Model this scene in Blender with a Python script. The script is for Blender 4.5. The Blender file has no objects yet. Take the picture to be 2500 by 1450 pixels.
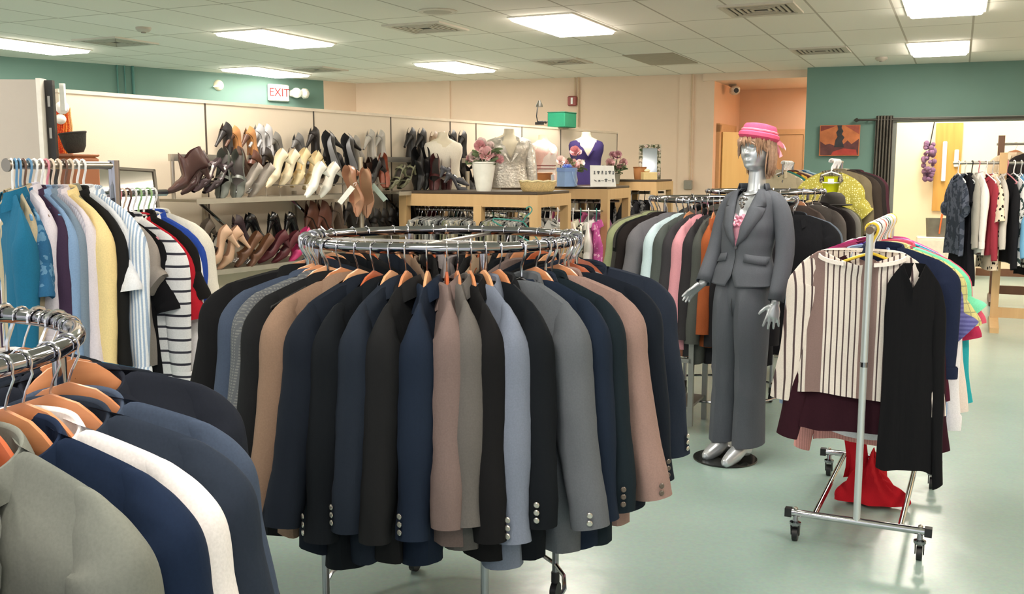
import bpy, math, random
from mathutils import Vector, Matrix
rnd = random.Random(7)
sc = bpy.context.scene
COL = sc.collection
PI = math.pi
sin, cos = math.sin, math.cos

# ---------------------------------------------------------------- camera
F = 2400.0; CAMH = 1.58; PITCH = math.atan(313 / F)
cd = bpy.data.cameras.new('camera'); cam = bpy.data.objects.new('camera', cd); COL.objects.link(cam)
cam.location = (0, 0, CAMH); cam.rotation_euler = (PI / 2 - PITCH, 0, 0)
cd.sensor_width = 36; cd.lens = 36 * F / 2500; cd.clip_start = 0.05; cd.clip_end = 100
sc.camera = cam
# ---------------------------------------------------------------- world, exposure
w = bpy.data.worlds.new('world'); sc.world = w; w.use_nodes = True
w.node_tree.nodes['Background'].inputs[0].default_value = (0.97, 0.98, 1.0, 1)
w.node_tree.nodes['Background'].inputs[1].default_value = 0.85
sc.view_settings.view_transform = 'Standard'; sc.view_settings.look = 'None'
sc.view_settings.gamma = 1; sc.view_settings.use_curve_mapping = False
sc.view_settings.exposure = 0.58
PANEL = 18.0            # emission of the troffer diffusers
# ---------------------------------------------------------------- pixel -> place helpers (2500 x 1450 frame)
def ray(px, py):
    a = (px - 1250) / F; b = -(py - 725) / F
    dy = cos(PITCH) + b * sin(PITCH); dz = -sin(PITCH) + b * cos(PITCH)
    return a / dy, dz / dy
def at(px, py, Y):
    a, b = ray(px, py); return Vector((a * Y, Y, CAMH + b * Y))
def hz(px, py, z):
    a, b = ray(px, py); t = (z - CAMH) / b; return Vector((a * t, t, z))
def onl(px, py, P, D):              # on the vertical plane through P along D
    a, b = ray(px, py); t = (P[0] * D[1] - P[1] * D[0]) / (a * D[1] - D[0]); return Vector((a * t, t, CAMH + b * t))
RA = math.radians(24.3)
U = Vector((sin(RA), cos(RA), 0)); V = Vector((cos(RA), -sin(RA), 0))   # room axes: into the depth / to the right
# ---------------------------------------------------------------- materials
def lin(c):
    c = c / 255.0
    return c / 12.92 if c <= 0.04045 else ((c + 0.055) / 1.055) ** 2.4
def rgb(h):
    if isinstance(h, str): h = (int(h[0:2], 16), int(h[2:4], 16), int(h[4:6], 16))
    return (lin(h[0]), lin(h[1]), lin(h[2]), 1)
_m = {}
def mat(h, rough=0.6, metal=0.0, var=0.06, nscale=20, bump=0.0, bscale=200, spec=0.5, emit=0, trans=0, alpha=1, coat=0, key=None):
    k = key or ('m', h, rough, metal, var, nscale, bump, bscale, spec, emit, trans, alpha, coat)
    if k in _m: return _m[k]
    m = bpy.data.materials.new('surface'); m.use_nodes = True; nt = m.node_tree; b = nt.nodes['Principled BSDF']
    c = rgb(h)
    b.inputs['Base Color'].default_value = c; b.inputs['Roughness'].default_value = rough; b.inputs['Metallic'].default_value = metal
    b.inputs['Specular IOR Level'].default_value = spec
    if coat: b.inputs['Coat Weight'].default_value = coat
    if trans: b.inputs['Transmission Weight'].default_value = trans
    if alpha < 1: b.inputs['Alpha'].default_value = alpha
    if emit:
        b.inputs['Emission Color'].default_value = c; b.inputs['Emission Strength'].default_value = emit
    if var or bump:
        tc = nt.nodes.new('ShaderNodeTexCoord')
        if var:
            n = nt.nodes.new('ShaderNodeTexNoise'); n.inputs['Scale'].default_value = nscale; n.inputs['Detail'].default_value = 3
            nt.links.new(tc.outputs['Object'], n.inputs['Vector'])
            mx = nt.nodes.new('ShaderNodeMix'); mx.data_type = 'RGBA'
            mx.inputs[6].default_value = tuple(max(0, v * (1 - 2 * var)) for v in c[:3]) + (1,)
            mx.inputs[7].default_value = tuple(min(1, v * (1 + 2 * var)) for v in c[:3]) + (1,)
            nt.links.new(n.outputs['Fac'], mx.inputs[0]); nt.links.new(mx.outputs[2], b.inputs['Base Color'])
        if bump:
            n2 = nt.nodes.new('ShaderNodeTexNoise'); n2.inputs['Scale'].default_value = bscale; n2.inputs['Detail'].default_value = 3
            nt.links.new(tc.outputs['Object'], n2.inputs['Vector'])
            bp = nt.nodes.new('ShaderNodeBump'); bp.inputs['Strength'].default_value = bump; bp.inputs['Distance'].default_value = 0.01
            nt.links.new(n2.outputs['Fac'], bp.inputs['Height']); nt.links.new(bp.outputs['Normal'], b.inputs['Normal'])
    _m[k] = m; return m
def fab(h, pat=None, h2=None, s=60.0, duty=0.0, var=0.06, h3=None, sheen=0.0):
    """woven cloth: fine melange, soft folds in the bump, optional pattern in object space"""
    k = ('f', h, pat, h2, s, duty, var, h3)
    if k in _m: return _m[k]
    m = bpy.data.materials.new('cloth'); m.use_nodes = True; nt = m.node_tree; L = nt.links; b = nt.nodes['Principled BSDF']
    b.inputs['Roughness'].default_value = 0.9; b.inputs['Specular IOR Level'].default_value = 0.15
    tc = nt.nodes.new('ShaderNodeTexCoord')
    n = nt.nodes.new('ShaderNodeTexNoise'); n.inputs['Scale'].default_value = 220; n.inputs['Detail'].default_value = 2
    L.new(tc.outputs['Object'], n.inputs['Vector'])
    def pair(c):
        mx = nt.nodes.new('ShaderNodeMix'); mx.data_type = 'RGBA'
        mx.inputs[6].default_value = tuple(v * (1 - 2.5 * var) for v in c[:3]) + (1,)
        mx.inputs[7].default_value = tuple(min(1, v * (1 + 2.5 * var)) for v in c[:3]) + (1,)
        L.new(n.outputs['Fac'], mx.inputs[0]); return mx.outputs[2]
    out = pair(rgb(h))
    def M(op, a, bb=None):
        x = nt.nodes.new('ShaderNodeMath'); x.operation = op
        for i, q in enumerate((a, bb)):
            if q is None: continue
            if isinstance(q, (int, float)): x.inputs[i].default_value = q
            else: L.new(q, x.inputs[i])
        return x.outputs[0]
    if pat:
        sp = nt.nodes.new('ShaderNodeSeparateXYZ'); L.new(tc.outputs['Object'], sp.inputs[0])
        X, Y, Z = sp.outputs
        if pat == 'v': fac = M('GREATER_THAN', M('SINE', M('MULTIPLY', M('ADD', X, M('MULTIPLY', Y, 0.6)), s)), duty)
        elif pat == 'h': fac = M('GREATER_THAN', M('SINE', M('MULTIPLY', Z, s)), duty)
        elif pat == 'plaid':
            fac = M('MAXIMUM', M('GREATER_THAN', M('SINE', M('MULTIPLY', Z, s)), duty), M('GREATER_THAN', M('SINE', M('MULTIPLY', M('ADD', X, Y), s)), duty))
        elif pat == 'dots':
            vo = nt.nodes.new('ShaderNodeTexVoronoi'); vo.inputs['Scale'].default_value = s; vo.inputs['Randomness'].default_value = 0.6
            L.new(tc.outputs['Object'], vo.inputs['Vector']); fac = M('LESS_THAN', vo.outputs['Distance'], duty or 0.3)
        elif pat == 'vv':
            q_ = M('ADD', X, M('MULTIPLY', Y, 0.3)); fac = M('GREATER_THAN', M('SINE', M('MULTIPLY', q_, s)), duty); wide = M('GREATER_THAN', M('SINE', M('MULTIPLY', M('ADD', q_, 0.02), s / 9)), .55)
        else:  # blotches
            n3 = nt.nodes.new('ShaderNodeTexNoise'); n3.inputs['Scale'].default_value = s; n3.inputs['Detail'].default_value = 2
            L.new(tc.outputs['Object'], n3.inputs['Vector']); fac = M('GREATER_THAN', n3.outputs['Fac'], duty or 0.55)
        mx = nt.nodes.new('ShaderNodeMix'); mx.data_type = 'RGBA'
        L.new(fac, mx.inputs[0]); L.new(out, mx.inputs[6]); L.new(pair(rgb(h2)), mx.inputs[7]); out = mx.outputs[2]
        if h3:
            mx = nt.nodes.new('ShaderNodeMix'); mx.data_type = 'RGBA'; L.new(wide, mx.inputs[0]); L.new(out, mx.inputs[6]); L.new(pair(rgb(h3)), mx.inputs[7]); out = mx.outputs[2]
    L.new(out, b.inputs['Base Color'])
    n2 = nt.nodes.new('ShaderNodeTexNoise'); n2.inputs['Scale'].default_value = 9; n2.inputs['Detail'].default_value = 4
    mp = nt.nodes.new('ShaderNodeMapping'); mp.inputs['Scale'].default_value = (1.6, 1.6, 0.5)
    L.new(tc.outputs['Object'], mp.inputs[0]); L.new(mp.outputs[0], n2.inputs['Vector'])
    bp = nt.nodes.new('ShaderNodeBump'); bp.inputs['Strength'].default_value = 0.35; bp.inputs['Distance'].default_value = 0.02
    L.new(n2.outputs['Fac'], bp.inputs['Height']); L.new(bp.outputs['Normal'], b.inputs['Normal'])
    _m[k] = m; return m
def wood(h, h2, rough=0.45, s=6.0, axis=2):
    k = ('w', h, h2, rough, s, axis)
    if k in _m: return _m[k]
    m = bpy.data.materials.new('wood'); m.use_nodes = True; nt = m.node_tree; L = nt.links; b = nt.nodes['Principled BSDF']
    tc = nt.nodes.new('ShaderNodeTexCoord'); mp = nt.nodes.new('ShaderNodeMapping')
    sc_ = [s * 6] * 3; sc_[axis] = s * 0.5; mp.inputs['Scale'].default_value = sc_
    n = nt.nodes.new('ShaderNodeTexNoise'); n.inputs['Scale'].default_value = 1.0; n.inputs['Detail'].default_value = 4
    mx = nt.nodes.new('ShaderNodeMix'); mx.data_type = 'RGBA'; mx.inputs[6].default_value = rgb(h); mx.inputs[7].default_value = rgb(h2)
    L.new(tc.outputs['Object'], mp.inputs[0]); L.new(mp.outputs[0], n.inputs['Vector']); L.new(n.outputs['Fac'], mx.inputs[0])
    L.new(mx.outputs[2], b.inputs['Base Color']); b.inputs['Roughness'].default_value = rough
    _m[k] = m; return m
CHROME = mat('9a9aa0', 0.09, 1.0, 0.0)
WIRE = mat('c8c8cc', 0.18, 1.0, 0.0)
STEEL = mat('a8a49c', 0.35, 1.0, 0.03)
BLACKP = mat('17171a', 0.45, 0, 0.03)
WHITEP = mat('f4f2ee', 0.35, 0, 0.0)
HANGW = wood('c98a60', 'a96a44', 0.35, 8, 0)
HANGW2 = wood('dba67c', 'bd8258', 0.35, 8, 0)
HANGW3 = wood('b8603a', '96482a', 0.22, 8, 0)
MAPLE = wood('d8b684', 'c6a070', 0.4, 4, 2)
# ---------------------------------------------------------------- mesh builder
class MB:
    def __init__(s): s.v = []; s.f = []
    def add(s, vs, fs):
        o = len(s.v); s.v += [tuple(q) for q in vs]; s.f += [tuple(i + o for i in q) for q in fs]; return s
    def box(s, c, d, rz=0.0, ax=None):
        """box of size d centred at c; ax = (x axis, y axis, z axis) or a turn about z"""
        if ax is None: ax = (Vector((cos(rz), sin(rz), 0)), Vector((-sin(rz), cos(rz), 0)), Vector((0, 0, 1)))
        c = Vector(c); vs = []
        for k in (-.5, .5):
            for j in (-.5, .5):
                for i in (-.5, .5): vs.append(c + ax[0] * (i * d[0]) + ax[1] * (j * d[1]) + ax[2] * (k * d[2]))
        return s.add(vs, [(0, 2, 3, 1), (4, 5, 7, 6), (0, 1, 5, 4), (2, 6, 7, 3), (0, 4, 6, 2), (1, 3, 7, 5)])
    def bbox(s, c, d, r=0.01, rz=0.0):
        """box with softened edges (chamfer r)"""
        ax = (Vector((cos(rz), sin(rz), 0)), Vector((-sin(rz), cos(rz), 0)), Vector((0, 0, 1))); c = Vector(c)
        hx, hy, hz_ = d[0] / 2, d[1] / 2, d[2] / 2
        rows = []
        for z, q in ((-hz_, r), (-hz_ + r, 0), (hz_ - r, 0), (hz_, r)):
            x, y, e = hx - q, hy - q, r
            pts = [(x - e, -y), (x, -y + e), (x, y - e), (x - e, y), (-x + e, y), (-x, y - e), (-x, -y + e), (-x + e, -y)]
            rows.append([c + ax[0] * a + ax[1] * b + ax[2] * z for a, b in pts])
        s.grid(rows, True); n = len(s.v) - 32
        s.f.append(tuple(range(n + 7, n - 1, -1))); s.f.append(tuple(range(n + 24, n + 32))); return s
    def grid(s, rows, cu=False, cv=False):
        n = len(rows[0]); m = len(rows); o = len(s.v)
        for r in rows: s.v += [tuple(q) for q in r]
        for i in range(m if cv else m - 1):
            for j in range(n if cu else n - 1):
                a = o + i * n + j; b = o + i * n + (j + 1) % n; i2 = (i + 1) % m
                s.f.append((a, b, o + i2 * n + (j + 1) % n, o + i2 * n + j))
        return s
    def cap(s, pts, flip=False):
        o = len(s.v); s.v += [tuple(q) for q in pts]; ix = tuple(range(o, o + len(pts)))
        s.f.append(ix[::-1] if flip else ix); return s
    def tube(s, path, r, n=8, closed=False, caps=True, ry=None):
        P = [Vector(q) for q in path]; m = len(P)
        rs = r if isinstance(r, (list, tuple)) else [r] * m
        T = []
        for i in range(m):
            a = P[(i - 1) % m] if (closed or i > 0) else P[i]; b = P[(i + 1) % m] if (closed or i < m - 1) else P[i]
            t = (b - a); T.append(t.normalized() if t.length > 1e-9 else Vector((0, 0, 1)))
        ref = Vector((0, 0, 1)) if abs(T[0].z) < 0.9 else Vector((1, 0, 0))
        N = (ref - T[0] * ref.dot(T[0])).normalized(); rows = []
        for i in range(m):
            N = N - T[i] * N.dot(T[i]); N = N.normalized() if N.length > 1e-6 else T[i].orthogonal().normalized()
            B = T[i].cross(N); rr = rs[i]; r2 = rr * (ry or 1)
            rows.append([P[i] + N * (rr * cos(2 * PI * k / n)) + B * (r2 * sin(2 * PI * k / n)) for k in range(n)])
        s.grid(rows, True, closed)
        if caps and not closed: s.cap(rows[0], True); s.cap(rows[-1])
        return s
    def cyl(s, a, b, r, r2=None, n=12): return s.tube([a, b], [r, r if r2 is None else r2], n)
    def lathe(s, prof, c=(0, 0, 0), n=24, sx=1, sy=1):
        c = Vector(c); rows = [[c + Vector((r * sx * cos(2 * PI * k / n), r * sy * sin(2 * PI * k / n), z)) for k in range(n)] for r, z in prof]
        s.grid(rows, True)
        if prof[0][0] > 1e-4: s.cap(rows[0], True)
        if prof[-1][0] > 1e-4: s.cap(rows[-1])
        return s
    def ball(s, c, r, n=12, m=8):
        if not isinstance(r, (tuple, list)): r = (r, r, r)
        c = Vector(c); rows = []
        for i in range(m + 1):
            t = -PI / 2 + PI * i / m; q = max(cos(t), 1e-3)
            rows.append([c + Vector((r[0] * q * cos(2 * PI * k / n), r[1] * q * sin(2 * PI * k / n), r[2] * sin(t))) for k in range(n)])
        return s.grid(rows, True)
    def prism(s, pts, c, a, b, n, th):
        """polygon pts (2-D) in the plane (a, b) at c, thickened th along n"""
        c, a, b, n = Vector(c), Vector(a), Vector(b), Vector(n)
        p0 = [c + a * x + b * y - n * (th / 2) for x, y in pts]; p1 = [q + n * th for q in p0]; k = len(pts); o = len(s.v)
        s.v += [tuple(q) for q in p0 + p1]; s.f.append(tuple(range(o + k - 1, o - 1, -1))); s.f.append(tuple(range(o + k, o + 2 * k)))
        for i in range(k): j = (i + 1) % k; s.f.append((o + i, o + j, o + k + j, o + k + i))
        return s
    def mesh(s, name='shape', smooth=True):
        me = bpy.data.meshes.new(name); me.from_pydata(s.v, [], s.f); me.materials.append(None)
        if smooth:
            me.polygons.foreach_set('use_smooth', [True] * len(me.polygons))
            try: me.set_sharp_from_angle(angle=math.radians(smooth if smooth > 1 else 40))
            except Exception: pass
        me.update(); return me
    def build(s, name, m, parent=None, smooth=True, loc=None, rz=None):
        return obj(name, s.mesh(name, smooth), m, parent, loc, rz)
def obj(name, me, m, parent=None, loc=None, rz=None):
    o = bpy.data.objects.new(name, me); COL.objects.link(o)
    if len(me.materials) == 0: me.materials.append(None)
    o.material_slots[0].link = 'OBJECT'; o.material_slots[0].material = m
    if parent is not None: o.parent = parent
    if loc is not None: o.location = loc
    if rz is not None: o.rotation_euler = (0, 0, rz)
    return o
def tag(o, label=None, cat=None, group=None, kind=None):
    if label: o['label'] = label
    if cat: o['category'] = cat
    if group: o['group'] = group
    if kind: o['kind'] = kind
    return o
def thing(name, label, cat, loc=(0, 0, 0), rz=0.0, group=None):
    o = bpy.data.objects.new(name, None); COL.objects.link(o); o.location = loc; o.rotation_euler = (0, 0, rz)
    o.empty_display_size = 0.05
    return tag(o, label, cat, group)
def struct(name, mb, m, smooth=False, loc=None):
    o = mb.build(name, m, None, smooth, loc); o['kind'] = 'structure'; return o
def modsub(o, n=1):
    md = o.modifiers.new('subdivision', 'SUBSURF'); md.levels = n; md.render_levels = n; return o
def modsolid(o, t=0.003, off=0):
    md = o.modifiers.new('thickness', 'SOLIDIFY'); md.thickness = t; md.offset = off; return o
def smooth01(x): x = max(0., min(1., x)); return x * x * (3 - 2 * x)
def lerp(a, b, t): return a + (b - a) * t
def interp(pts, t):
    for (a, b), (c, d) in zip(pts, pts[1:]):
        if t <= c: return b + (d - b) * smooth01((t - a) / (c - a)) if c > a else d
    return pts[-1][1]
def word_pick(font, text, size, m, parent, loc, rx, rz, depth=0.002, name='lettering'):
    c = bpy.data.curves.new(name, 'FONT'); c.body = text; c.size = size; c.align_x = 'CENTER'; c.align_y = 'CENTER'; c.extrude = depth
    tmp = bpy.data.objects.new(name, c); me = bpy.data.meshes.new_from_object(tmp); bpy.data.objects.remove(tmp); me.materials.clear()
    o = obj(name, me, m, parent)
    o.location = loc; o.rotation_euler = (rx, 0, rz); return o
# ================================================================ THE SHOP'S SHELL
CEIL = 2.89
def wallbox(p, q, z0, z1, th, side=1):
    """wall slab whose visible face runs p -> q; the slab lies on the far side"""
    p, q = Vector((p[0], p[1], 0)), Vector((q[0], q[1], 0)); d = (q - p); L = d.length; d.normalize(); n = Vector((-d.y, d.x, 0)) * side
    c = (p + q) / 2 + n * (th / 2); c.z = (z0 + z1) / 2
    return MB().box(c, (L, th, z1 - z0), ax=(d, n, Vector((0, 0, 1))))
def m_floor():
    m = bpy.data.materials.new('floor_vinyl'); m.use_nodes = True; nt = m.node_tree; L = nt.links; b = nt.nodes['Principled BSDF']
    tc = nt.nodes.new('ShaderNodeTexCoord'); n = nt.nodes.new('ShaderNodeTexNoise'); n.inputs['Scale'].default_value = 1.3; n.inputs['Detail'].default_value = 5
    L.new(tc.outputs['Object'], n.inputs['Vector']); mx = nt.nodes.new('ShaderNodeMix'); mx.data_type = 'RGBA'
    mx.inputs[6].default_value = rgb('8aa49e'); mx.inputs[7].default_value = rgb('9fb3ad'); L.new(n.outputs['Fac'], mx.inputs[0])
    n2 = nt.nodes.new('ShaderNodeTexNoise'); n2.inputs['Scale'].default_value = 60; n2.inputs['Detail'].default_value = 3; L.new(tc.outputs['Object'], n2.inputs['Vector'])
    mx2 = nt.nodes.new('ShaderNodeMix'); mx2.data_type = 'RGBA'; mx2.blend_type = 'OVERLAY'; mx2.inputs[0].default_value = 0.12
    L.new(mx.outputs[2], mx2.inputs[6]); L.new(n2.outputs['Color'], mx2.inputs[7]); L.new(mx2.outputs[2], b.inputs['Base Color'])
    b.inputs['Roughness'].default_value = 0.24; b.inputs['Specular IOR Level'].default_value = 0.55
    n3 = nt.nodes.new('ShaderNodeTexNoise'); n3.inputs['Scale'].default_value = 5; n3.inputs['Detail'].default_value = 4; L.new(tc.outputs['Object'], n3.inputs['Vector'])
    bp = nt.nodes.new('ShaderNodeBump'); bp.inputs['Strength'].default_value = 0.08; bp.inputs['Distance'].default_value = 0.03
    L.new(n3.outputs['Fac'], bp.inputs['Height']); L.new(bp.outputs['Normal'], b.inputs['Normal']); return m
def m_ceiling():
    m = bpy.data.materials.new('ceiling_tile'); m.use_nodes = True; nt = m.node_tree; L = nt.links; b = nt.nodes['Principled BSDF']
    tc = nt.nodes.new('ShaderNodeTexCoord'); mp = nt.nodes.new('ShaderNodeMapping')
    mp.vector_type = 'TEXTURE'; mp.inputs['Rotation'].default_value = (0, 0, PI / 2 - RA)
    # grid phase: a troffer corner sits on a grid corner
    mp.inputs['Location'].default_value = (4.14, 10.55, 0)
    L.new(tc.outputs['Object'], mp.inputs[0])
    br = nt.nodes.new('ShaderNodeTexBrick'); br.offset = 0; br.squash = 1
    br.inputs['Scale'].default_value = 1; br.inputs['Mortar Size'].default_value = 0.011; br.inputs['Mortar Smooth'].default_value = 0.3
    br.inputs['Brick Width'].default_value = 1.2192; br.inputs['Row Height'].default_value = 0.6096; br.inputs['Bias'].default_value = 0
    br.inputs['Color1'].default_value = rgb('f0ebe0'); br.inputs['Color2'].default_value = rgb('ebe5d8'); br.inputs['Mortar'].default_value = rgb('b9b0a0')
    L.new(mp.outputs[0], br.inputs['Vector'])
    n = nt.nodes.new('ShaderNodeTexNoise'); n.inputs['Scale'].default_value = 90; n.inputs['Detail'].default_value = 3; L.new(tc.outputs['Object'], n.inputs['Vector'])
    mx = nt.nodes.new('ShaderNodeMix'); mx.data_type = 'RGBA'; mx.blend_type = 'MULTIPLY'; mx.inputs[0].default_value = 0.12
    L.new(br.outputs['Color'], mx.inputs[6]); L.new(n.outputs['Color'], mx.inputs[7]); L.new(mx.outputs[2], b.inputs['Base Color'])
    b.inputs['Roughness'].default_value = 0.9; return m
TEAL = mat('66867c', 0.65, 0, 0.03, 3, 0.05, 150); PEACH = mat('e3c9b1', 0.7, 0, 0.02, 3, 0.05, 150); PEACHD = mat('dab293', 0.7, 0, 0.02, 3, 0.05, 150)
CREAM = mat('e0d4c0', 0.8, 0, 0.02, 4, 0.05, 200)
struct('floor', MB().box((2, 10, -0.05), (26, 24, 0.1)), m_floor())
struct('ceiling', MB().box((2, 10, CEIL + 0.05), (26, 24, 0.1)), m_ceiling())
LW0, LW1, LW2 = Vector((-9.4, 8.35, 0)), Vector((-2.83, 15.04, 0)), Vector((-2.42, 15.52, 0))
struct('wall_left', wallbox(LW0, LW1, 0, CEIL, 0.15), TEAL)
struct('wall_left_end', wallbox(LW1, LW2, 0, CEIL, 0.15), PEACH)
BW0, BW1 = Vector((-2.42, 15.52, 0)), Vector((2.82, 13.95, 0))
struct('wall_back', wallbox(BW0, BW1, 0, CEIL, 0.2), PEACH)
BD = (BW1 - BW0).normalized(); BN = Vector((BD.y, -BD.x, 0))            # BN faces the shop
R1 = BW1 + U * 1.75
R2 = R1 + V * 1.7
# the recess to the right of the back wall, with its two doors
struct('wall_recess_side', wallbox(BW1, R1, 0, CEIL, 0.2, 1), PEACHD)
struct('wall_recess_back', wallbox(R1, R2, 0, CEIL, 0.15), PEACHD)
RW0 = Vector((3.86, 13.12, 0)); RD = Vector((2.37, -0.88, 0)).normalized(); RN = Vector((RD.y, -RD.x, 0))
struct('wall_recess_right', wallbox(R2, RW0 + RD * 0.76 - RN * 0.16, 0, CEIL, 0.04, 1), PEACHD)
cs = (BW1 + RW0) / 2 + U * 0.85
struct('ceiling_recess', MB().box((cs.x + 0.05, cs.y + 0.1, CEIL - 0.05), (1.6, 1.75, 0.1), -RA), PEACH)
OP = 1.066                                                                # opening starts here along the teal wall
struct('wall_right', wallbox(RW0, RW0 + RD * OP, 0, CEIL, 0.16), TEAL)
struct('wall_right_header', wallbox(RW0 + RD * OP, RW0 + RD * 5.2, 2.17, CEIL, 0.16), TEAL)
# the bright back room beyond the opening
WARM = mat('f3e2c4', 0.7, 0, 0.02, 3)
q0 = RW0 + RD * (OP - 0.25) - RN * 0.17; q1 = q0 - RN * 2.3; q2 = q1 + RD * 4.6
struct('wall_backroom_left', wallbox(q0, q1, 0, CEIL, 0.1), WARM)
struct('wall_backroom_back', wallbox(q1, q2, 0, CEIL, 0.1), WARM)
struct('wall_backroom_right', wallbox(q2, q2 + RN * 2.3, 0, CEIL, 0.1), WARM)
bb = wallbox(q1 + RN * 0.012, q2 + RN * 0.012, 0, 0.11, 0.012); struct('baseboard_backroom', bb, mat('6e4a34', 0.5))
struct('wall_side', wallbox(RW0 + RD * 5.2 - U * 1.0, RW0 + RD * 5.2 - U * 15, 0, CEIL, 0.1, 1), PEACH)  # unseen side wall, added to bounce light back into the shop
# casing of the opening
tr = MB(); a = RW0 + RD * OP + RN * 0.012
tr.box(a + RD * 0.03 + Vector((0, 0, 1.085)), (0.06, 0.03, 2.17), ax=(RD, RN, Vector((0, 0, 1))))
tr.box(a + RD * 2.05 + Vector((0, 0, 2.2)), (4.1, 0.03, 0.06), ax=(RD, RN, Vector((0, 0, 1))))
struct('trim_1', tr, mat('7d8078', 0.5))
# doors of the recess
TRIMW = mat('c99d6e', 0.5, 0, 0.04); DOORW = wood('d4a87c', 'c4986a', 0.5, 2)
def flatbox(P, D, N, s0, s1, z0, z1, th, mb=None):
    mb = mb or MB(); c = P + D * ((s0 + s1) / 2) + N * (th / 2); c.z = (z0 + z1) / 2
    return mb.box(c, (s1 - s0, th, z1 - z0), ax=(D, N, Vector((0, 0, 1))))
VN = -U
d1 = flatbox(R1, V, VN, 0.11, 0.99, 0.0, 2.1, 0.03).build('door_1', DOORW, None, False); d1['kind'] = 'structure'
fr = flatbox(R1, V, VN, 0.03, 0.11, 0, 2.18, 0.045); flatbox(R1, V, VN, 0.99, 1.07, 0, 2.18, 0.045, fr); flatbox(R1, V, VN, 0.11, 0.99, 2.1, 2.18, 0.045, fr)
struct('trim_2', fr, TRIMW)
h = MB().tube([R1 + V * 0.18 + VN * 0.03 + Vector((0, 0, 1.0)), R1 + V * 0.18 + VN * 0.08 + Vector((0, 0, 1.0)), R1 + V * 0.29 + VN * 0.085 + Vector((0, 0, 1.0))], 0.012).build('door_handle', STEEL, d1)
SN = V                                                                     # the side wall's visible face looks right
fr = flatbox(BW1, U, SN, 0.18, 0.3, 0, 2.2, 0.05); flatbox(BW1, U, SN, 1.2, 1.34, 0, 2.2, 0.05, fr); flatbox(BW1, U, SN, 0.18, 1.34, 2.1, 2.22, 0.05, fr)
struct('trim_3', fr, TRIMW)
dp = BW1 + U * 0.3; dd = (U * 0.45 + V * 0.35).normalized()
d2 = MB().box(dp + dd * 0.25 + SN * 0.06 + Vector((0, 0, 1.05)), (0.5, 0.035, 2.1), ax=(dd, Vector((-dd.y, dd.x, 0)), Vector((0, 0, 1)))).build('door_2', wood('e8c684', 'd9b070', 0.4, 2), None, False); d2['kind'] = 'structure'
MB().ball(dp + dd * 0.42 + SN * 0.1 - Vector((-dd.y, dd.x, 0)) * 0.05 + Vector((0, 0, 1.0)), 0.025).build('door_handle', STEEL, d2)
# painted pipe chases on the back wall
for i, (px, wd) in enumerate(((1090, 0.13), (1675, 0.2))):
    p = onl(px, 300, BW0, BD); p.z = 0
    struct('trim_%d' % (4 + i), flatbox(p, BD, BN, -wd / 2, wd / 2, 0, CEIL, 0.025), PEACH)
# pipes on the teal wall
LD = (LW1 - LW0).normalized(); LN = Vector((LD.y, -LD.x, 0))
DTEAL = mat('4d7d74', 0.6)
for i, (px, r) in enumerate(((285, 0.012), (303, 0.010), (323, 0.018))):
    p = onl(px, 180, LW0, LD) + LN * 0.02; 
    o = MB().cyl((p.x, p.y, 0.0), (p.x, p.y, CEIL), r).build('wall_pipe', DTEAL)
    tag(o, ('teal painted pipe, leftmost of three high on the teal wall', 'thin teal painted pipe between two others on the teal wall', 'thickest teal painted pipe, right of three on the teal wall')[i], 'pipe', 'pipes on the teal wall')

# ---------------------------------------------------------------- ceiling lights, vents
DIFF = mat('fff5e8', 0.4, 0, 0.0, emit=PANEL); FRAMEW = mat('efe9dc', 0.4, 0, 0.0)
def gridrect(c, lu, lv, th, z):
    return MB().box((c[0], c[1], z), (lv, lu, th), -RA)
def troffer(c, label):
    t = thing('ceiling_light', label, 'ceiling light', (c[0], c[1], CEIL), -RA, 'recessed ceiling lights')
    fr = MB()
    for sx in (-1, 1): fr.box((sx * 0.293, 0, -0.006), (0.022, 1.21, 0.012))
    for sy in (-1, 1): fr.box((0, sy * 0.597, -0.006), (0.565, 0.022, 0.012))
    fr.build('frame', FRAMEW, t, False)
    MB().bbox((0, 0, -0.02), (0.564, 1.172, 0.034), 0.012).build('diffuser', DIFF, t, False); return t
TL = [((-5.18, 10.75), 'bright ceiling panel light cut by the left edge of the photo'),
      ((-2.37, 10.17), 'bright ceiling panel light over the shoe wall, left of the speaker'),
      ((-3.33, 13.62), 'bright ceiling panel light above the round spotlight and exit sign'),
      ((-0.72, 12.95), 'smallest bright ceiling panel light over the middle of the back wall'),
      ((0.48, 9.22), 'largest bright ceiling panel light near the top centre'),
      ((3.43, 8.02), 'bright ceiling panel light cut by the top edge, upper right'),
      ((4.65, 10.97), 'bright ceiling panel light in front of the teal right wall')]
for c, l in TL: troffer(c, l)
for k, c in enumerate([(-1.7, 5.6), (1.3, 4.9), (-0.6, 1.6), (2.4, 2.0), (-3.4, 3.4), (4.4, 5.3), (0.4, -1.4), (-2.6, -0.6), (6.0, 7.6), (-6.2, 7.2), (5.2, 2.2)]):
    troffer(c, 'bright ceiling panel light over the front of the shop')['group'] = 'ceiling lights over the front of the shop'
c = RW0 + RD * .33 - RN * .95; troffer((c.x, c.y), 'added ceiling panel light, unseen around the corner of the door recess')['group'] = 'added unseen lights of the recess'  # added fill light, hidden behind the teal wall, brightens the recess
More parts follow.
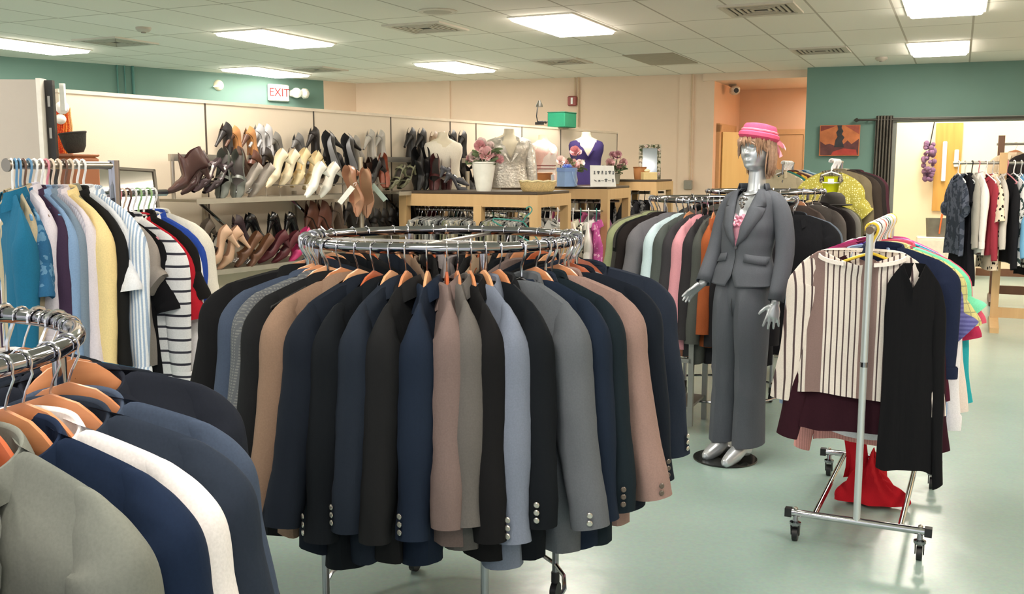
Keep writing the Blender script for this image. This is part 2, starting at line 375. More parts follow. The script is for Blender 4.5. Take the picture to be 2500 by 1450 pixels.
def vent(px, py, label, w=0.6, l=0.6):
    c = hz(px, py, CEIL); t = thing('ceiling_vent', label, 'air vent', c, -RA, 'square ceiling air vents')
    fr = MB()
    for s in (-1, 1): fr.box((s * (w / 2 - .02), 0, -0.008), (0.04, l, 0.016)); fr.box((0, s * (l / 2 - .02), -0.008), (w - 0.08, 0.04, 0.016))
    fr.build('frame', mat('c9c2b4', 0.5, 0, 0), t, False)
    MB().box((0, 0, -0.003), (w - .08, l - .08, 0.004)).build('backing', mat('5c574e', 0.8), t, False)
    for k in range(5):
        q = 0.05 + k * 0.045; s = MB()
        for sx in (-1, 1):
            s.box((sx * (w / 2 - q), 0, -0.012), (0.022, l - 2 * q, 0.008)); s.box((0, sx * (l / 2 - q), -0.012), (w - 2 * q, 0.022, 0.008))
        s.build('louver', mat('bdb6a7', 0.5, 0, 0), t, False)
vent(1040, 66, 'square louvred ceiling vent below the round speaker grille')
vent(1858, 21, 'largest square louvred ceiling vent at the upper right')
vent(1372, 149, 'small far ceiling vent between the middle light and grey tile')
vent(2003, 122, 'flat ceiling vent above the corner of the teal right wall')
vent(283, 101, 'faint ceiling vent between two lights at the upper left')
vent(773, 168, 'far ceiling vent above the exit sign')
c = hz(1615, 144, CEIL); tag(gridrect(c, 1.2, 0.6, 0.008, CEIL - 0.004).build('ceiling_tile', mat('a99e8d', 0.9, 0, 0.05), None, False), 'stained darker ceiling tile in front of the back wall', 'ceiling tile')
c = hz(1068, 27, CEIL); t = thing('ceiling_speaker', 'round speaker grille set flush in the ceiling tile', 'speaker', c)
MB().lathe([(0.165, 0), (0.17, -0.006), (0.16, -0.012), (0.15, -0.01)], n=32).build('rim', mat('cfc7b8', 0.5), t)
MB().lathe([(0.15, -0.006), (0.1, -0.013), (0.001, -0.015)], n=32).build('grille', mat('b5ac9c', 0.6, 0, 0.2, 300), t)
for px, py, l in ((350, 67, 'small round smoke detector on the left side of the ceiling'), (2152, 140, 'small round smoke detector near the right ceiling light')):
    c = hz(px, py, CEIL); t = thing('smoke_detector', l, 'smoke detector', c)
    MB().lathe([(0.07, 0), (0.07, -0.02), (0.05, -0.04), (0.001, -0.045)], n=20).build('housing', mat('b9b0a2', 0.5), t)
    MB().lathe([(0.025, -0.04), (0.022, -0.052), (0.001, -0.053)], n=12).build('sensor', mat('8e867a', 0.5), t)
# spotlight hung under the far ceiling
c = hz(528, 178, CEIL); t = thing('spotlight', 'round white spotlight hanging from the ceiling before the teal wall', 'spotlight', c)
MB().cyl((0, 0, 0), (0, 0, -0.1), 0.012).build('stem', WHITEP, t); MB().ball((0.03, -0.03, -0.17), 0.075, 16, 10).build('globe', mat('f5e6c8', 0.25), t)
MB().lathe([(0.045, 0), (0.05, -0.01), (0.001, -0.012)], (0.03, -0.095, -0.185), 16).build('lens', mat('fff4dc', 0.3, emit=1.5), t)
# exit sign and emergency heads
p = onl(677, 227, LW0, LD) + LN * 0.03
t = thing('exit_sign', 'white EXIT sign with dark red letters on the teal wall', 'exit sign', p, math.atan2(LD.y, LD.x))
MB().bbox((0, 0, 0), (0.34, 0.05, 0.24), 0.012).build('housing', mat('efeee8', 0.4, emit=0.0), t)
word_pick(None, 'EXIT', 0.165, mat('8c2a2a', 0.5), t, (0, -0.027, 0.0), PI / 2, 0)
p = onl(719, 229, LW0, LD) + LN * 0.11
t = thing('emergency_light', 'twin head white emergency light right of the exit sign', 'emergency light', p, math.atan2(LD.y, LD.x))
MB().bbox((0, 0.07, 0), (0.2, 0.07, 0.1), 0.015).build('base', mat('d8d5c8', 0.4), t)
for s in (-1, 1):
    hd = MB().lathe([(0.03, 0.06), (0.07, 0.03), (0.075, -0.02)], (0, 0, 0), 18).build('lamp_head', mat('e4e2d6', 0.35), t); hd.location = (s * 0.07, -0.05, 0.0); hd.rotation_euler = (PI / 2, 0, s * 0.4)
    ln = MB().lathe([(0.068, -0.018), (0.03, -0.028), (0.001, -0.03)], (0, 0, 0), 18).build('lens', mat('fbfaf0', 0.15), hd)
# fire alarm call point, conduits, junction box
p = onl(1399, 247, BW0, BD) + BN * 0.04
t = thing('fire_alarm', 'red fire alarm pull station below a conduit on the peach wall', 'fire alarm', p, math.atan2(BD.y, BD.x))
MB().bbox((0, 0, 0), (0.13, 0.07, 0.14), 0.012).build('housing', mat('9c4a44', 0.4), t); MB().box((0, -0.038, 0), (0.03, 0.012, 0.09)).build('handle', WHITEP, t, False)
for px, y1, r, l in ((1412, 310, .012, 'pale conduit running down beside the red fire alarm'), (1404, 240, .009, 'short conduit from the ceiling to the red fire alarm'), (1684, 440, .012, 'pale conduit from the ceiling to the grey wall box')):
    a = onl(px, y1, BW0, BD) + BN * 0.03
    tag(MB().cyl(a, (a.x, a.y, CEIL), r).build('conduit', mat('cdb294', 0.5)), l, 'conduit')
p = onl(1681, 451, BW0, BD) + BN * 0.05
t = thing('junction_box', 'grey square junction box low on the back wall', 'junction box', p, math.atan2(BD.y, BD.x))
MB().bbox((0, 0, 0), (0.12, 0.07, 0.13), 0.01).build('body', mat('8d877a', 0.5), t); MB().ball((0.03, -0.036, 0), 0.008, 8, 6).build('screw', STEEL, t)
p = onl(1768, 215, BW1, U) + V * 0.12
t = thing('security_camera', 'white bracket mounted wall camera high in the recess corner', 'camera', p)
MB().bbox((0, 0, 0.06), (0.1, 0.1, 0.1), 0.02).build('mount', mat('8d8272', 0.5), t); MB().bbox((0.02, -0.06, -0.04), (0.12, 0.2, 0.12), 0.03).build('housing', mat('d9d2c4', 0.4), t)
MB().cyl((0.02, -0.165, -0.05), (0.02, -0.15, -0.05), 0.035).build('lens', BLACKP, t)
# ================================================================ HANGERS AND GARMENTS
# every hanging thing has its origin at the axis of the rail it hangs on; shoulders run along local X, the front faces local -Y
def hook_mesh(drop=0.075, r=0.0022, R=0.020, n=6):
    p = [(0, 0, -drop - 0.02), (0, 0, -drop + .012), (0.006, 0, -0.045), (0.0195, 0, -0.018)]
    for k in range(9):
        a = math.radians(-28 + 226 * k / 8); p.append((R * cos(a), 0, R * sin(a)))
    return MB().tube(p, r, n).mesh('hook')
def wood_hanger_mesh(sw=0.21, drop=0.055, zc=-0.085):
    rows = []; N = 18
    for i in range(N + 1):
        s = -1 + 2 * i / N; x = s * sw; q = abs(s)
        zt = (zc + .085) + interp([(0, -.064), (.22, -.078), (.48, -.121), (1, -.170)], q) - (drop - .055) * q
        hh = lerp(0.058, 0.034, q ** .7); th = lerp(0.014, 0.018, smooth01((q - .35) / .65)) / 2; y = 0
        e = min(0.35, 1); pts = []
        for (a, b) in ((-1, .3), (-.55, 0), (.55, 0), (1, .3), (1, .75), (.5, 1), (-.5, 1), (-1, .75)):
            pts.append((x, y + a * th, zt - b * hh))
        rows.append(pts)
    m = MB().grid(rows, True); m.cap(rows[0], True); m.cap(rows[-1]); return m.mesh('body')
def plastic_hanger_mesh(sw=0.2, drop=0.07, zc=-0.075, r=0.005):
    p = [(0, 0, zc + .01)]
    for i in range(9): q = i / 8; p.append((q * sw, 0, zc - drop * q ** 1.15))
    for k in range(1, 6): a = PI / 2 - PI * k / 5; p.append((sw + 0.012 * cos(a), 0, zc - drop - .012 + 0.012 * sin(a)))
    left = [(-x, y, z) for x, y, z in p[::-1]]
    return MB().tube(p + left[:-1], r, 6, True).mesh('body')
def clip_hanger_mesh(sw=0.16, zc=-0.06):
    m = MB().tube([(-sw, 0, zc - .03), (-sw * .7, 0, zc - .02), (0, 0, zc), (sw * .7, 0, zc - .02), (sw, 0, zc - .03)], 0.007, 6)
    for s in (-1, 1): m.box((s * sw * .85, 0, zc - .05), (0.03, 0.02, 0.05))
    return m.mesh('body')
HOOK = hook_mesh(); HOOKP = hook_mesh(0.07, 0.0045, 0.0215); HOOKT = hook_mesh(0.075, 0.0055, 0.024)
WOODH = wood_hanger_mesh(.2); WOODHB = wood_hanger_mesh(0.205, 0.062, -0.088); PLASH = plastic_hanger_mesh(.19, .075, -.096); PLASHT = plastic_hanger_mesh(0.192, 0.078, -0.098, 0.0062)
CLIPH = clip_hanger_mesh()
def hanger(kind, loc, rz, m, label, group, hookm=None, tilt=0.0, loose=0.0):
    body = {'wood': WOODH, 'woodbig': WOODHB, 'plastic': PLASH, 'tube': PLASHT, 'clip': CLIPH}[kind]
    name = {'wood': 'wooden_hanger', 'woodbig': 'wooden_hanger', 'plastic': 'plastic_hanger', 'tube': 'plastic_hanger', 'clip': 'clip_hanger'}[kind]
    t = thing(name, label, 'hanger', loc, rz, group); t.rotation_euler = (tilt, 0, rz)
    obj('body', body, m, t)
    obj('hook', {'wood': HOOK, 'woodbig': HOOK, 'clip': HOOK, 'plastic': HOOKP, 'tube': HOOKT}[kind], hookm or (WIRE if kind in ('wood', 'woodbig', 'clip') else m), t)
    return t
_g = {}
def garment(key='blazer', sw=.248, drop=.055, L=.76, hem=.25, D=.055, sl=.66, sr=.075, cr=.062, nw=.075, vneck=.0, nz=-.095, fold=.010, seed=1, wedge=.55,
            out=.06, collar='blazer', ry=.75, hemcurve=.0, waist=.92, NT=16, NA=40, fwd=.0, cuff=False, buttons=0, lapel=0):
    """part meshes of a garment; cached so that repeats share them"""
    if key in _g: return _g[key]
    rr = random.Random(seed); ph = [rr.uniform(0, 6.28) for _ in range(10)]; fr = [rr.uniform(.7, 1.3) for _ in range(10)]
    def wed(x): return lerp(wedge, 1.0, smooth01((x / sw + 1) / 2)) if wedge < 1 else 1.0
    def zs(x): q = max(0, (abs(x) - nw)) / (sw - nw); return nz - drop * min(1, q) ** 1.15 - (0.012 * smooth01((q - .85) / .15))
    def Wt(t): return interp([(0, sw * .93), (.12, sw * .97), (.5, lerp(sw, hem, .5) * waist), (1, hem)], t)
    def Dt(t): return D * (.2 * smooth01(t / .012) + 0.8 * smooth01(t / .2)) * lerp(1, 1.1, t)
    def bp(x, t, side, ang):
        y = side * Dt(t)
        y += fold * t * (sin(ang * 3 * fr[0] + ph[0]) * .8 + sin(ang * 7 * fr[1] + ph[1] + t * 2) * .7 * t) + 0.004 * sin(t * 9 + ph[2] + ang * 2)
        return y
    rows = []
    for i in range(NT + 1):
        t = ((i - 1) / (NT - 1)) ** 1.15 if i > 1 else (0, .008)[i]; row = []
        for j in range(NA):
            th = 2 * PI * j / NA; c, s = cos(th), sin(th)
            X = math.copysign(abs(c) ** .75, c); x = Wt(t) * X; q = abs(s) ** .6 * (1 if s > 0 else -1)
            # neck opening and shoulders
            z0 = zs(x) - .004 * smooth01((abs(x) / sw - .8) / .12)
            if abs(sw * X) < nw and s < 0 and vneck: z0 -= vneck * (1 - (abs(sw * X) / nw) ** 1.3)
            zh = nz - L + hemcurve * (X * X) * (1 if s < 0 else .6) + 0.006 * sin(th * 3 + ph[3])
            z = lerp(z0, zh, t)
            yy = bp(x, t, q, th)
            nk = max(0, 1 - (abs(sw * X) / nw) ** 2) * (1 - smooth01(t / .14)) * 0.05
            if t == 0: yy = q * nk
            else: yy += q * nk
            row.append((x, yy * wed(x), z))
        rows.append(row)
    parts = {'body': MB().grid(rows, True).mesh('body')}
    def sleeve(sd):
        m = MB(); k_ = sr / .075; n = 12
        E = [(sw - .075, zs(sw - .075) - .003), (sw - .045, zs(sw - .045) + .003), (sw - .012, zs(sw - .02) - .001), (sw + .022 * k_, zs(sw) - .020), (sw + .042 * k_, zs(sw) - .055), (sw + .050 * k_, zs(sw) - .105), (sw + .052 * k_, zs(sw) - .165)]
        er = [sr * .35, sr * .55, sr * .78, sr * .93, sr, sr * 1.02, sr]
        Q = []
        for a in range(len(E) - 1):                                            # smooth the shoulder line
            p0, p1, p2, p3 = E[max(0, a - 1)], E[a], E[a + 1], E[min(len(E) - 1, a + 2)]
            for u_ in (0, .5):
                f_ = lambda A, B, C_, D_: .5 * (2 * B + (C_ - A) * u_ + (2 * A - 5 * B + 4 * C_ - D_) * u_ ** 2 + (3 * B - A - 3 * C_ + D_) * u_ ** 3)
                Q.append((f_(p0[0], p1[0], p2[0], p3[0]), f_(p0[1], p1[1], p2[1], p3[1]), lerp(er[a], er[a + 1], u_)))
        Q.append((E[-1][0], E[-1][1], er[-1])); pts = []; rad = []
        for a in range(len(Q)):
            A, B = Q[max(0, a - 1)], Q[min(len(Q) - 1, a + 1)]; tx, tz = B[0] - A[0], B[1] - A[1]; l = math.hypot(tx, tz); nx, nz_ = -tz / l, tx / l
            if nz_ < 0 and nx < 0: nx, nz_ = -nx, -nz_
            pts.append((Q[a][0] - nx * .8 * Q[a][2], Q[a][1] - nz_ * .8 * Q[a][2])); rad.append(Q[a][2])
        z1 = pts[-1][1]; z2 = nz - sl; x1 = pts[-1][0]; n0 = len(pts) - 1
        for k in range(1, n + 1):
            q = k / n; pts.append((x1 + out * q + .008 * sin(q * 5 + ph[4]) * q, lerp(z1, z2, q))); rad.append(lerp(sr, cr, q ** .8) * (1 + .04 * sin(q * 11 + ph[5]) * q))
        R_ = []; nn = 18
        for k in range(len(pts)):
            a = pts[max(0, k - 1)]; b = pts[min(len(pts) - 1, k + 1)]; tx, tz = b[0] - a[0], b[1] - a[1]; l = math.hypot(tx, tz); tx /= l; tz /= l
            nx, nzv = -tz, tx; q = max(0, (k - n0) / n); ring = []
            yc = -.012 * q - fwd * q
            for j in range(nn):
                an = 2 * PI * j / nn; r = rad[k] * (1 + .07 * sin(an * 3 + q * 7 + ph[6]) * min(1, q * 3) + .03 * sin(q * 26 + an + ph[7]))
                wv = .55 if k > 2 else .8
                cz = rad[k] * .8 * cos(an)
                ring.append((sd * (pts[k][0] + nx * cz * -1 * 1.0), (yc + r * ry * lerp(.4, 1, smooth01(k / n0)) * sin(an)) * wed(sd * pts[k][0]), pts[k][1] + nzv * cz * -1))
            R_.append(ring)
        R_.append([(lerp(x, sum(p[0] for p in R_[-1]) / nn, .25), lerp(y, sum(p[1] for p in R_[-1]) / nn, .25), z + .012) for x, y, z in R_[-1]])
        m.grid(R_, True); m.cap(R_[-1]); return m, pts, rad
    if sl > 0:
        for sd in (1, -1):
            m, pts, rad = sleeve(sd); parts['sleeve_r' if sd > 0 else 'sleeve_l'] = m.mesh('sleeve')
            if buttons and sd > 0:
                bs = []
                for k in range(buttons):
                    zb = pts[-1][1] + .03 + .022 * k; b = MB().lathe([(.001, .004), (.006, .004), (.0085, .002), (.0085, 0)], n=10)
                    xc = pts[-1][0]; wv = wed(xc)
                    # buttons sit on the back seam of the cuff, facing sideways and outward
                    a = 0.75; cx = xc + cr * .8 * cos(a) * 1.02; cy = (-.012 - fwd - cr * ry * sin(a) * 1.02) * wv
                    nrm = Vector((cos(a), -sin(a) * .9, 0)).normalized(); e1 = Vector((-nrm.y, nrm.x, 0)); e2 = Vector((0, 0, 1))
                    b.v = [tuple(Vector((cx, cy, zb)) + e1 * p[0] + e2 * p[1] + nrm * p[2]) for p in b.v]; bs.append(b.mesh('button'))
                parts['buttons'] = bs
            if cuff:
                xc, zc = pts[-1]; a = pts[-2]; rows = []
                for dz, gr in ((.0, 1.1), (.012, 1.13), (.055, 1.12), (.062, 1.02)):
                    rows.append([(sd * (xc - .8 * cr * cos(2 * PI * j / 18) * gr), (-.012 - fwd + cr * ry * gr * sin(2 * PI * j / 18)) * wed(sd * xc), zc + dz) for j in range(18)])
                parts['cuff_r' if sd > 0 else 'cuff_l'] = MB().grid(rows, True).mesh('cuff')
    if collar:
        rows = []; n = 22; A = math.radians(160 if collar == 'crew' else 138)
        for i in range(n + 1):
            a = -A + 2 * A * i / n; ca, sa = cos(a), sin(a); f = (1 - ca) / 2      # f = 0 at the back, 1 at the front
            cx, cy = nw * 1.0 * sa, (.054 if collar == 'crew' else .042) * ca * (wedge * .5 + .5)
            if collar == 'crew': prof = [(-.004, -.012), (.0, .004), (.006, .004), (.008, -.012)]; zf = -max(vneck, .03) * f ** 1.5
            elif collar == 'shirt': prof = [(-.004, -.03), (-.002, .016), (.004, .019), (.014, -.012), (.020, -.034 - .02 * f)]; zf = -.03 * f
            else: prof = [(-.006, -.03), (-.002, .010), (.004, .015), (.014, -.012), (.022, -.038)]; zf = -.07 * f ** 1.4
            rows.append([((nw + d) / nw * cx, cy + d * ca * 1.2, nz + zf + z + .006) for d, z in prof])
        parts['collar'] = MB().grid(rows).mesh('collar')
    if lapel:
        for sd in (1, -1):
            def lp(zv, xv, yo): return (sd * xv, (-(D + .016 + yo)) * wed(sd * xv) - .0, zv)
            top = nz - .04; bot = nz - lapel
            outer = [(top, .085), (top - .035, .115), (top - .075, .135), (top - .078, .105), (top - .10, .14), (lerp(top, bot, .45), .115), (lerp(top, bot, .75), .06), (bot, .012)]
            inner = [(top, .06), (top - .035, .056), (top - .075, .05), (top - .078, .05), (top - .10, .048), (lerp(top, bot, .45), .034), (lerp(top, bot, .75), .018), (bot, .004)]
            r1 = [lp(z, x, -.03 * (1 - min(1, (top - z) / .08))) for z, x in outer]; r0 = [lp(z, x, -.03 * (1 - min(1, (top - z) / .08))) for z, x in inner]
            rm = [tuple((a + b) / 2 - (.006 if k == 1 else 0) for k, (a, b) in enumerate(zip(p, q))) for p, q in zip(r0, r1)]
            parts['lapel_r' if sd > 0 else 'lapel_l'] = MB().grid([r0, rm, r1]).mesh('lapel')
    _g[key] = parts; return parts
BTN = mat('b8b4ac', 0.25, 0.8, 0, 0); BTND = mat('5a5048', 0.3, 0.2, 0, 0)
def hang(name, key, loc, rz, m, label, cat, group, scale=(1, 1, 1), collar_m=None, btn=None, tilt=0, skip=()):
    P = _g[key]; t = thing(name, label, cat, loc, rz, group); t.scale = scale; t.rotation_euler = (tilt, 0, rz)
    for k in P:
        if k in skip: continue
        if k == 'buttons':
            for b in P[k]: obj('button', b, btn or BTN, t)
        else:
            nm = k.split('_')[0]; obj(nm, P[k], (collar_m or m) if nm in ('collar', 'cuff') else m, t)
    return t
# templates
for i in range(3): garment('blazer%d' % i, seed=i + 3, L=.76 + .02 * (i - 1), buttons=3 if i else 0, D=.058, wedge=.5)
garment('blazer_open', seed=9, L=.76, buttons=3, D=.06, wedge=.6, lapel=.40, vneck=.30, nw=.085)
garment('blazer_wide', seed=11, L=.77, buttons=2, D=.07, wedge=.7, out=.10, sr=.085, cr=.07)
garment('blazer_near', seed=21, L=.76, D=.06, wedge=.75, sr=.082, cr=.068, lapel=.42, vneck=.28, nw=.085, NT=26, NA=60, drop=.062, sw=.262, out=.09, fold=.014)
for i in range(3): garment('shirt%d' % i, seed=30 + i, sw=.245, drop=.075, L=.74, hem=.26, D=.04, sl=.66, sr=.085, cr=.05, collar='shirt', cuff=True, wedge=1, ry=.5, fold=.014, vneck=.05, out=.03, hemcurve=.05)
garment('tee', seed=41, sw=.235, drop=.07, L=.66, hem=.25, D=.035, sl=.30, sr=.088, cr=.085, collar='crew', wedge=1, ry=.45, fold=.012, vneck=.06, out=.07, nw=.085)
garment('camp', seed=42, sw=.245, drop=.075, L=.74, hem=.26, D=.038, sl=.36, sr=.09, cr=.088, collar='shirt', wedge=1, ry=.45, fold=.012, vneck=.06, out=.06)
for i in range(2): garment('knit%d' % i, seed=50 + i, sw=.235, drop=.07, L=.62, hem=.24, D=.03, sl=.66, sr=.075, cr=.052, collar='crew', wedge=1, ry=.5, fold=.012, vneck=.07, out=.06, nw=.09)
garment('boat', seed=50, sw=.228, drop=.06, L=.62, hem=.24, D=.03, sl=.66, sr=.078, cr=.052, collar='crew', wedge=1, ry=.5, fold=.012, vneck=.055, out=.06, nw=.155)
garment('top', seed=57, sw=.19, drop=.06, L=.66, hem=.23, D=.03, sl=.0, collar='crew', wedge=1, fold=.014, vneck=.12, nw=.1)
garment('coat', seed=58, sw=.245, drop=.06, L=.95, hem=.27, D=.06, sl=.66, sr=.08, cr=.066, wedge=.55, fold=.012)
garment('dress', seed=59, sw=.18, drop=.05, L=1.0, hem=.27, D=.035, sl=.22, sr=.07, cr=.07, collar='crew', wedge=1, fold=.02, vneck=.1, nw=.09, out=.04)
# trousers / skirts folded over a hanger
def folded_mesh(w=.17, L=.42, th=.022, seed=1, z0=-.075):
    rr = random.Random(seed); a, b = rr.uniform(0, 6), rr.uniform(0, 6); rows = []
    for i in range(15):
        q = i / 14; ang = lerp(-1, 1, q); z = z0 - (abs(ang) ** 1.0) * L * (1 if ang < 0 else .9); y = th * (1 if ang > 0 else -1) * smooth01(abs(ang) * 8)
        rows.append([(lerp(-w, w, j / 12) * (1 + .05 * abs(ang)), y + .006 * sin(j * 1.1 + a + q * 4) * abs(ang) * 2, z + .01 * sin(j * .8 + b) * abs(ang)) for j in range(13)])
    return MB().grid(rows).mesh('cloth')
FOLD = [folded_mesh(.17, .42, .022, i) for i in range(3)]
# ---------------------------------------------------------------- round chrome rack
def round_rack(c, z, R, label, feet=True, tube=.0165, n=64, arms=2):
    t = thing('round_clothes_rack', label, 'clothes rack', (c[0], c[1], 0), -RA)
    ring = MB().tube([(R * cos(2 * PI * k / n), R * sin(2 * PI * k / n), z) for k in range(n)], tube, 14, True).build('rail', CHROME, t)
    for k in range(arms):
        a = PI * k / arms + .1
        MB().box((0, 0, z - .012), (2 * R, 0.028, 0.008), a).build('spoke', mat('c9c4bb', .25, .9, 0), t, False)
    for k in range(4):
        a = PI / 4 + PI / 2 * k; q = Vector((cos(a), sin(a), 0))
        MB().cyl(q * (R * .93) + Vector((0, 0, z - .01)), q * (R * .93) + Vector((0, 0, .10)), .0125).build('upright', CHROME, t)
        cs = MB().cyl(q * (R * .93) + Vector((0, 0, .10)), q * (R * .93) + Vector((0, 0, .06)), .016); cs.cyl(q * (R * .93) + Vector((-.012, .0, .03)), q * (R * .93) + Vector((.012, 0, .03)), .03, n=14)
        cs.build('caster', BLACKP, t)
    MB().tube([(R * .93 * cos(2 * PI * k / 24), R * .93 * sin(2 * PI * k / 24), .13) for k in range(24)], .008, 8, True).build('base_ring', CHROME, t)
    return t
def ring_pose(c, z, R, phi):
    """phi = 0 faces the camera side (-Y), positive turns to the right; local X points outward"""
    a = math.radians(phi); d = Vector((sin(a), -cos(a), 0)); return Vector((c[0] + d.x * R, c[1] + d.y * R, z)), math.atan2(d.y, d.x)
# ================================================================ CENTRAL ROUND RACK OF BLAZERS
def px_of(p):
    y = p.y * cos(PITCH) - (p.z - CAMH) * sin(PITCH); return 1250 + F * p.x / y
def solve_phi(c, z, r, px):
    lo, hi = -75., 75.
    for _ in range(40):
        m = (lo + hi) / 2; a = math.radians(m)
        if px_of(Vector((c[0] + r * sin(a), c[1] - r * cos(a), z - .15))) < px: lo = m
        else: hi = m
    return (lo + hi) / 2
CR = (-0.235, 3.33); CZ = 1.347; CRR = .455
round_rack(CR, CZ, CRR, 'central round chrome rack full of dark blazers')
SUF = ' on the central round rack'
NAVY = fab('141a24'); NAVY2 = fab('172131'); INK = fab('0f1318'); BLK = fab('121214'); CHAR = fab('18191b'); SLATE = fab('3c4658'); SLATEN = fab('1c232e')
GREY = fab('565a60'); GREYH = fab('6f706f', 'plaid', '55585c', 700); TAN = fab('7f6858'); TANP = fab('8a726b'); TAUPE = fab('6c5d5a'); GREYT = fab('595654'); LBLUE = fab('6c7484'); TEALN = fab('151f26')
front = [  # px or phi, template, cloth, words, hanger wood, scale
    (-80, 'blazer_wide', BLK, 'black blazer at the far left edge', HANGW, 1.0),
    (-61, 'blazer1', SLATE, 'slate blue grey blazer second from the left', HANGW2, 1.0),
    (-54.5, 'blazer2', GREYH, 'grey herringbone tweed blazer', HANGW, 1.0),
    (-48.5, 'blazer1', CHAR, 'charcoal blazer between the grey tweed and the tan', HANGW2, 1.02),
    (672, 'blazer0', TAN, 'tan blazer among the navy ones at the left', HANGW, 1.0),
    (738, 'blazer_wide', NAVY, 'navy blazer directly right of the tan one', HANGW2, 1.0),
    (800, 'blazer1', INK, 'ink black blazer two places right of the tan', HANGW3, 1.06),
    (868, 'blazer2', SLATEN, 'dark slate blazer with brass cuff buttons left of centre', HANGW2, 1.0),
    (932, 'blazer0', CHAR, 'charcoal blazer left of the blue navy centre one', HANGW, 1.03),
    (1018, 'blazer1', NAVY2, 'blue navy blazer at centre beside the taupe', HANGW2, 1.02),
    (1098, 'blazer0', TAUPE, 'taupe mauve blazer in the middle', HANGW3, .97),
    (1142, 'blazer1', GREYT, 'warm grey blazer just right of the taupe', HANGW, .97),
    (1194, 'blazer0', BLK, 'black blazer left of the pale blue grey', HANGW, 1.03),
    (1252, 'blazer1', LBLUE, 'pale blue grey blazer', HANGW2, 1.05),
    (1312, 'blazer2', INK, 'near black blazer with silver cuff buttons', HANGW, 1.0),
    (1400, 'blazer_wide', GREY, 'mid grey suit jacket right of centre', BLACKP, 1.02),
    (1455, 'blazer1', NAVY2, 'navy blazer tucked behind the mid grey jacket', HANGW, 1.04),
    (1492, 'blazer2', TEALN, 'dark teal navy blazer left of the pinkish tan', BLACKP, 1.02),
    (57, 'blazer_wide', TANP, 'pinkish tan jacket with dark cuff buttons', HANGW, 1.0),
    (69, 'blazer1', NAVY, 'navy blazer right of the pinkish tan jacket', HANGW3, 1.0),
    (91, 'blazer_open', fab('232a38'), 'slate navy flannel blazer at the far right edge', HANGW3, 1.0)]
PHIS = []
for k, (p, key, m, l, hw, s) in enumerate(front):
    phi = p if abs(p) < 180 else solve_phi(CR, CZ, CRR + .25, p); PHIS.append(phi)
    loc, rz = ring_pose(CR, CZ, CRR, phi)
    bt = BTND if ('pinkish' in l or 'tan ' in l) else BTN
    hang('blazer', key, loc, rz, m, l + SUF, 'blazer', 'blazers on the central round rack', ({0: 1.16, 1: 1.02, 2: .96, 3: .96, 19: 1.03, 20: 1.17}.get(k, 1), 1, s), btn=bt)
    hanger('woodbig' if hw is HANGW3 else ('plastic' if hw is BLACKP else 'wood'), loc, rz, hw,
           ('black plastic hanger under the ' if hw is BLACKP else 'wooden hanger under the ') + l.split(' at the')[0].split(' with')[0].split(' directly')[0].split(' second')[0] + ', central rack', 'hangers on the central round rack', WIRE)
back = [(110, CHAR), (121, BLK), (132, NAVY), (143, TAUPE), (153, INK), (163, fab('a08a74')), (172, CHAR), (181, fab('8e8688')), (190, BLK), (200, TAN), (210, NAVY), (221, CHAR), (232, INK), (243, BLK), (255, SLATEN)]
for k, (phi, m) in enumerate(back):
    loc, rz = ring_pose(CR, CZ, CRR, phi + 1.5 * sin(k * 3))
    dark = m in (CHAR, BLK, NAVY, INK, SLATEN)
    if dark: l, g = 'dark blazer hanging on the far side of the central round rack', 'dark blazers on the far side of the central rack'
    else: l, g = {143: 'taupe blazer glimpsed at the back right', 163: 'camel brown blazer glimpsed at the back', 181: 'lilac grey blazer glimpsed at the back', 200: 'tan blazer glimpsed at the back left'}[phi] + ' of the central round rack', 'pale blazers on the far side of the central rack'
    hang('blazer', 'blazer%d' % (k % 3), loc, rz, m, l, 'blazer', g, skip=('buttons',))
    hanger('wood', loc, rz, [HANGW, HANGW2, HANGW3][k % 3], 'wooden hanger on the far side of the central round rack', 'hangers on the far side of the central rack', WIRE)
for k, phi in enumerate([-106, -101, -97, -84, -79, -69, -66, -57, -47, 52, 62, 66, 78, 83, 88, 99, 104]):   # bare hooks bunched at both ends
    loc, rz = ring_pose(CR, CZ, CRR, phi)
    hanger('plastic', loc, rz, BLACKP, 'black plastic hanger bunched at the %s end of the central round rack' % ('left' if phi < 0 else 'right'), 'spare hangers at the %s of the central rack' % ('left' if phi < 0 else 'right'), WIRE)

# ================================================================ NEAR ROUND RACK AT THE LEFT
NR = (-1.2, 1.6); NZ = 1.28; NRR = .44
round_rack(NR, NZ, NRR, 'near round chrome rack cut by the left edge of the photo', arms=1)
near = [(127, 'blazer_near', fab('1a1e28'), 'midnight navy blazer rearmost of the near left rack', 'wood', HANGW),
        (98, 'blazer_near', fab('3c475a'), 'slate blue blazer behind the wrinkled navy one, near left rack', 'wood', HANGW),
        (88, 'blazer_near', fab('252d3a'), 'slate navy blazer with wrinkled sleeve on near left rack', 'woodbig', HANGW),
        (78.5, 'blazer_near', fab('dedada'), 'white jacket between two navy ones on near left rack', 'wood', HANGW),
        (73.5, 'blazer_near', fab('16233a'), 'bright navy blazer behind the olive grey jacket, near left rack', 'woodbig', HANGW),
        (65.5, 'blazer_near', fab('70736c'), 'olive grey jacket with pointed lapel on near left rack', 'wood', HANGW3),
        (47, 'blazer_near', fab('a3a2ad'), 'pale lilac grey jacket in the bottom left corner', 'wood', HANGW)]
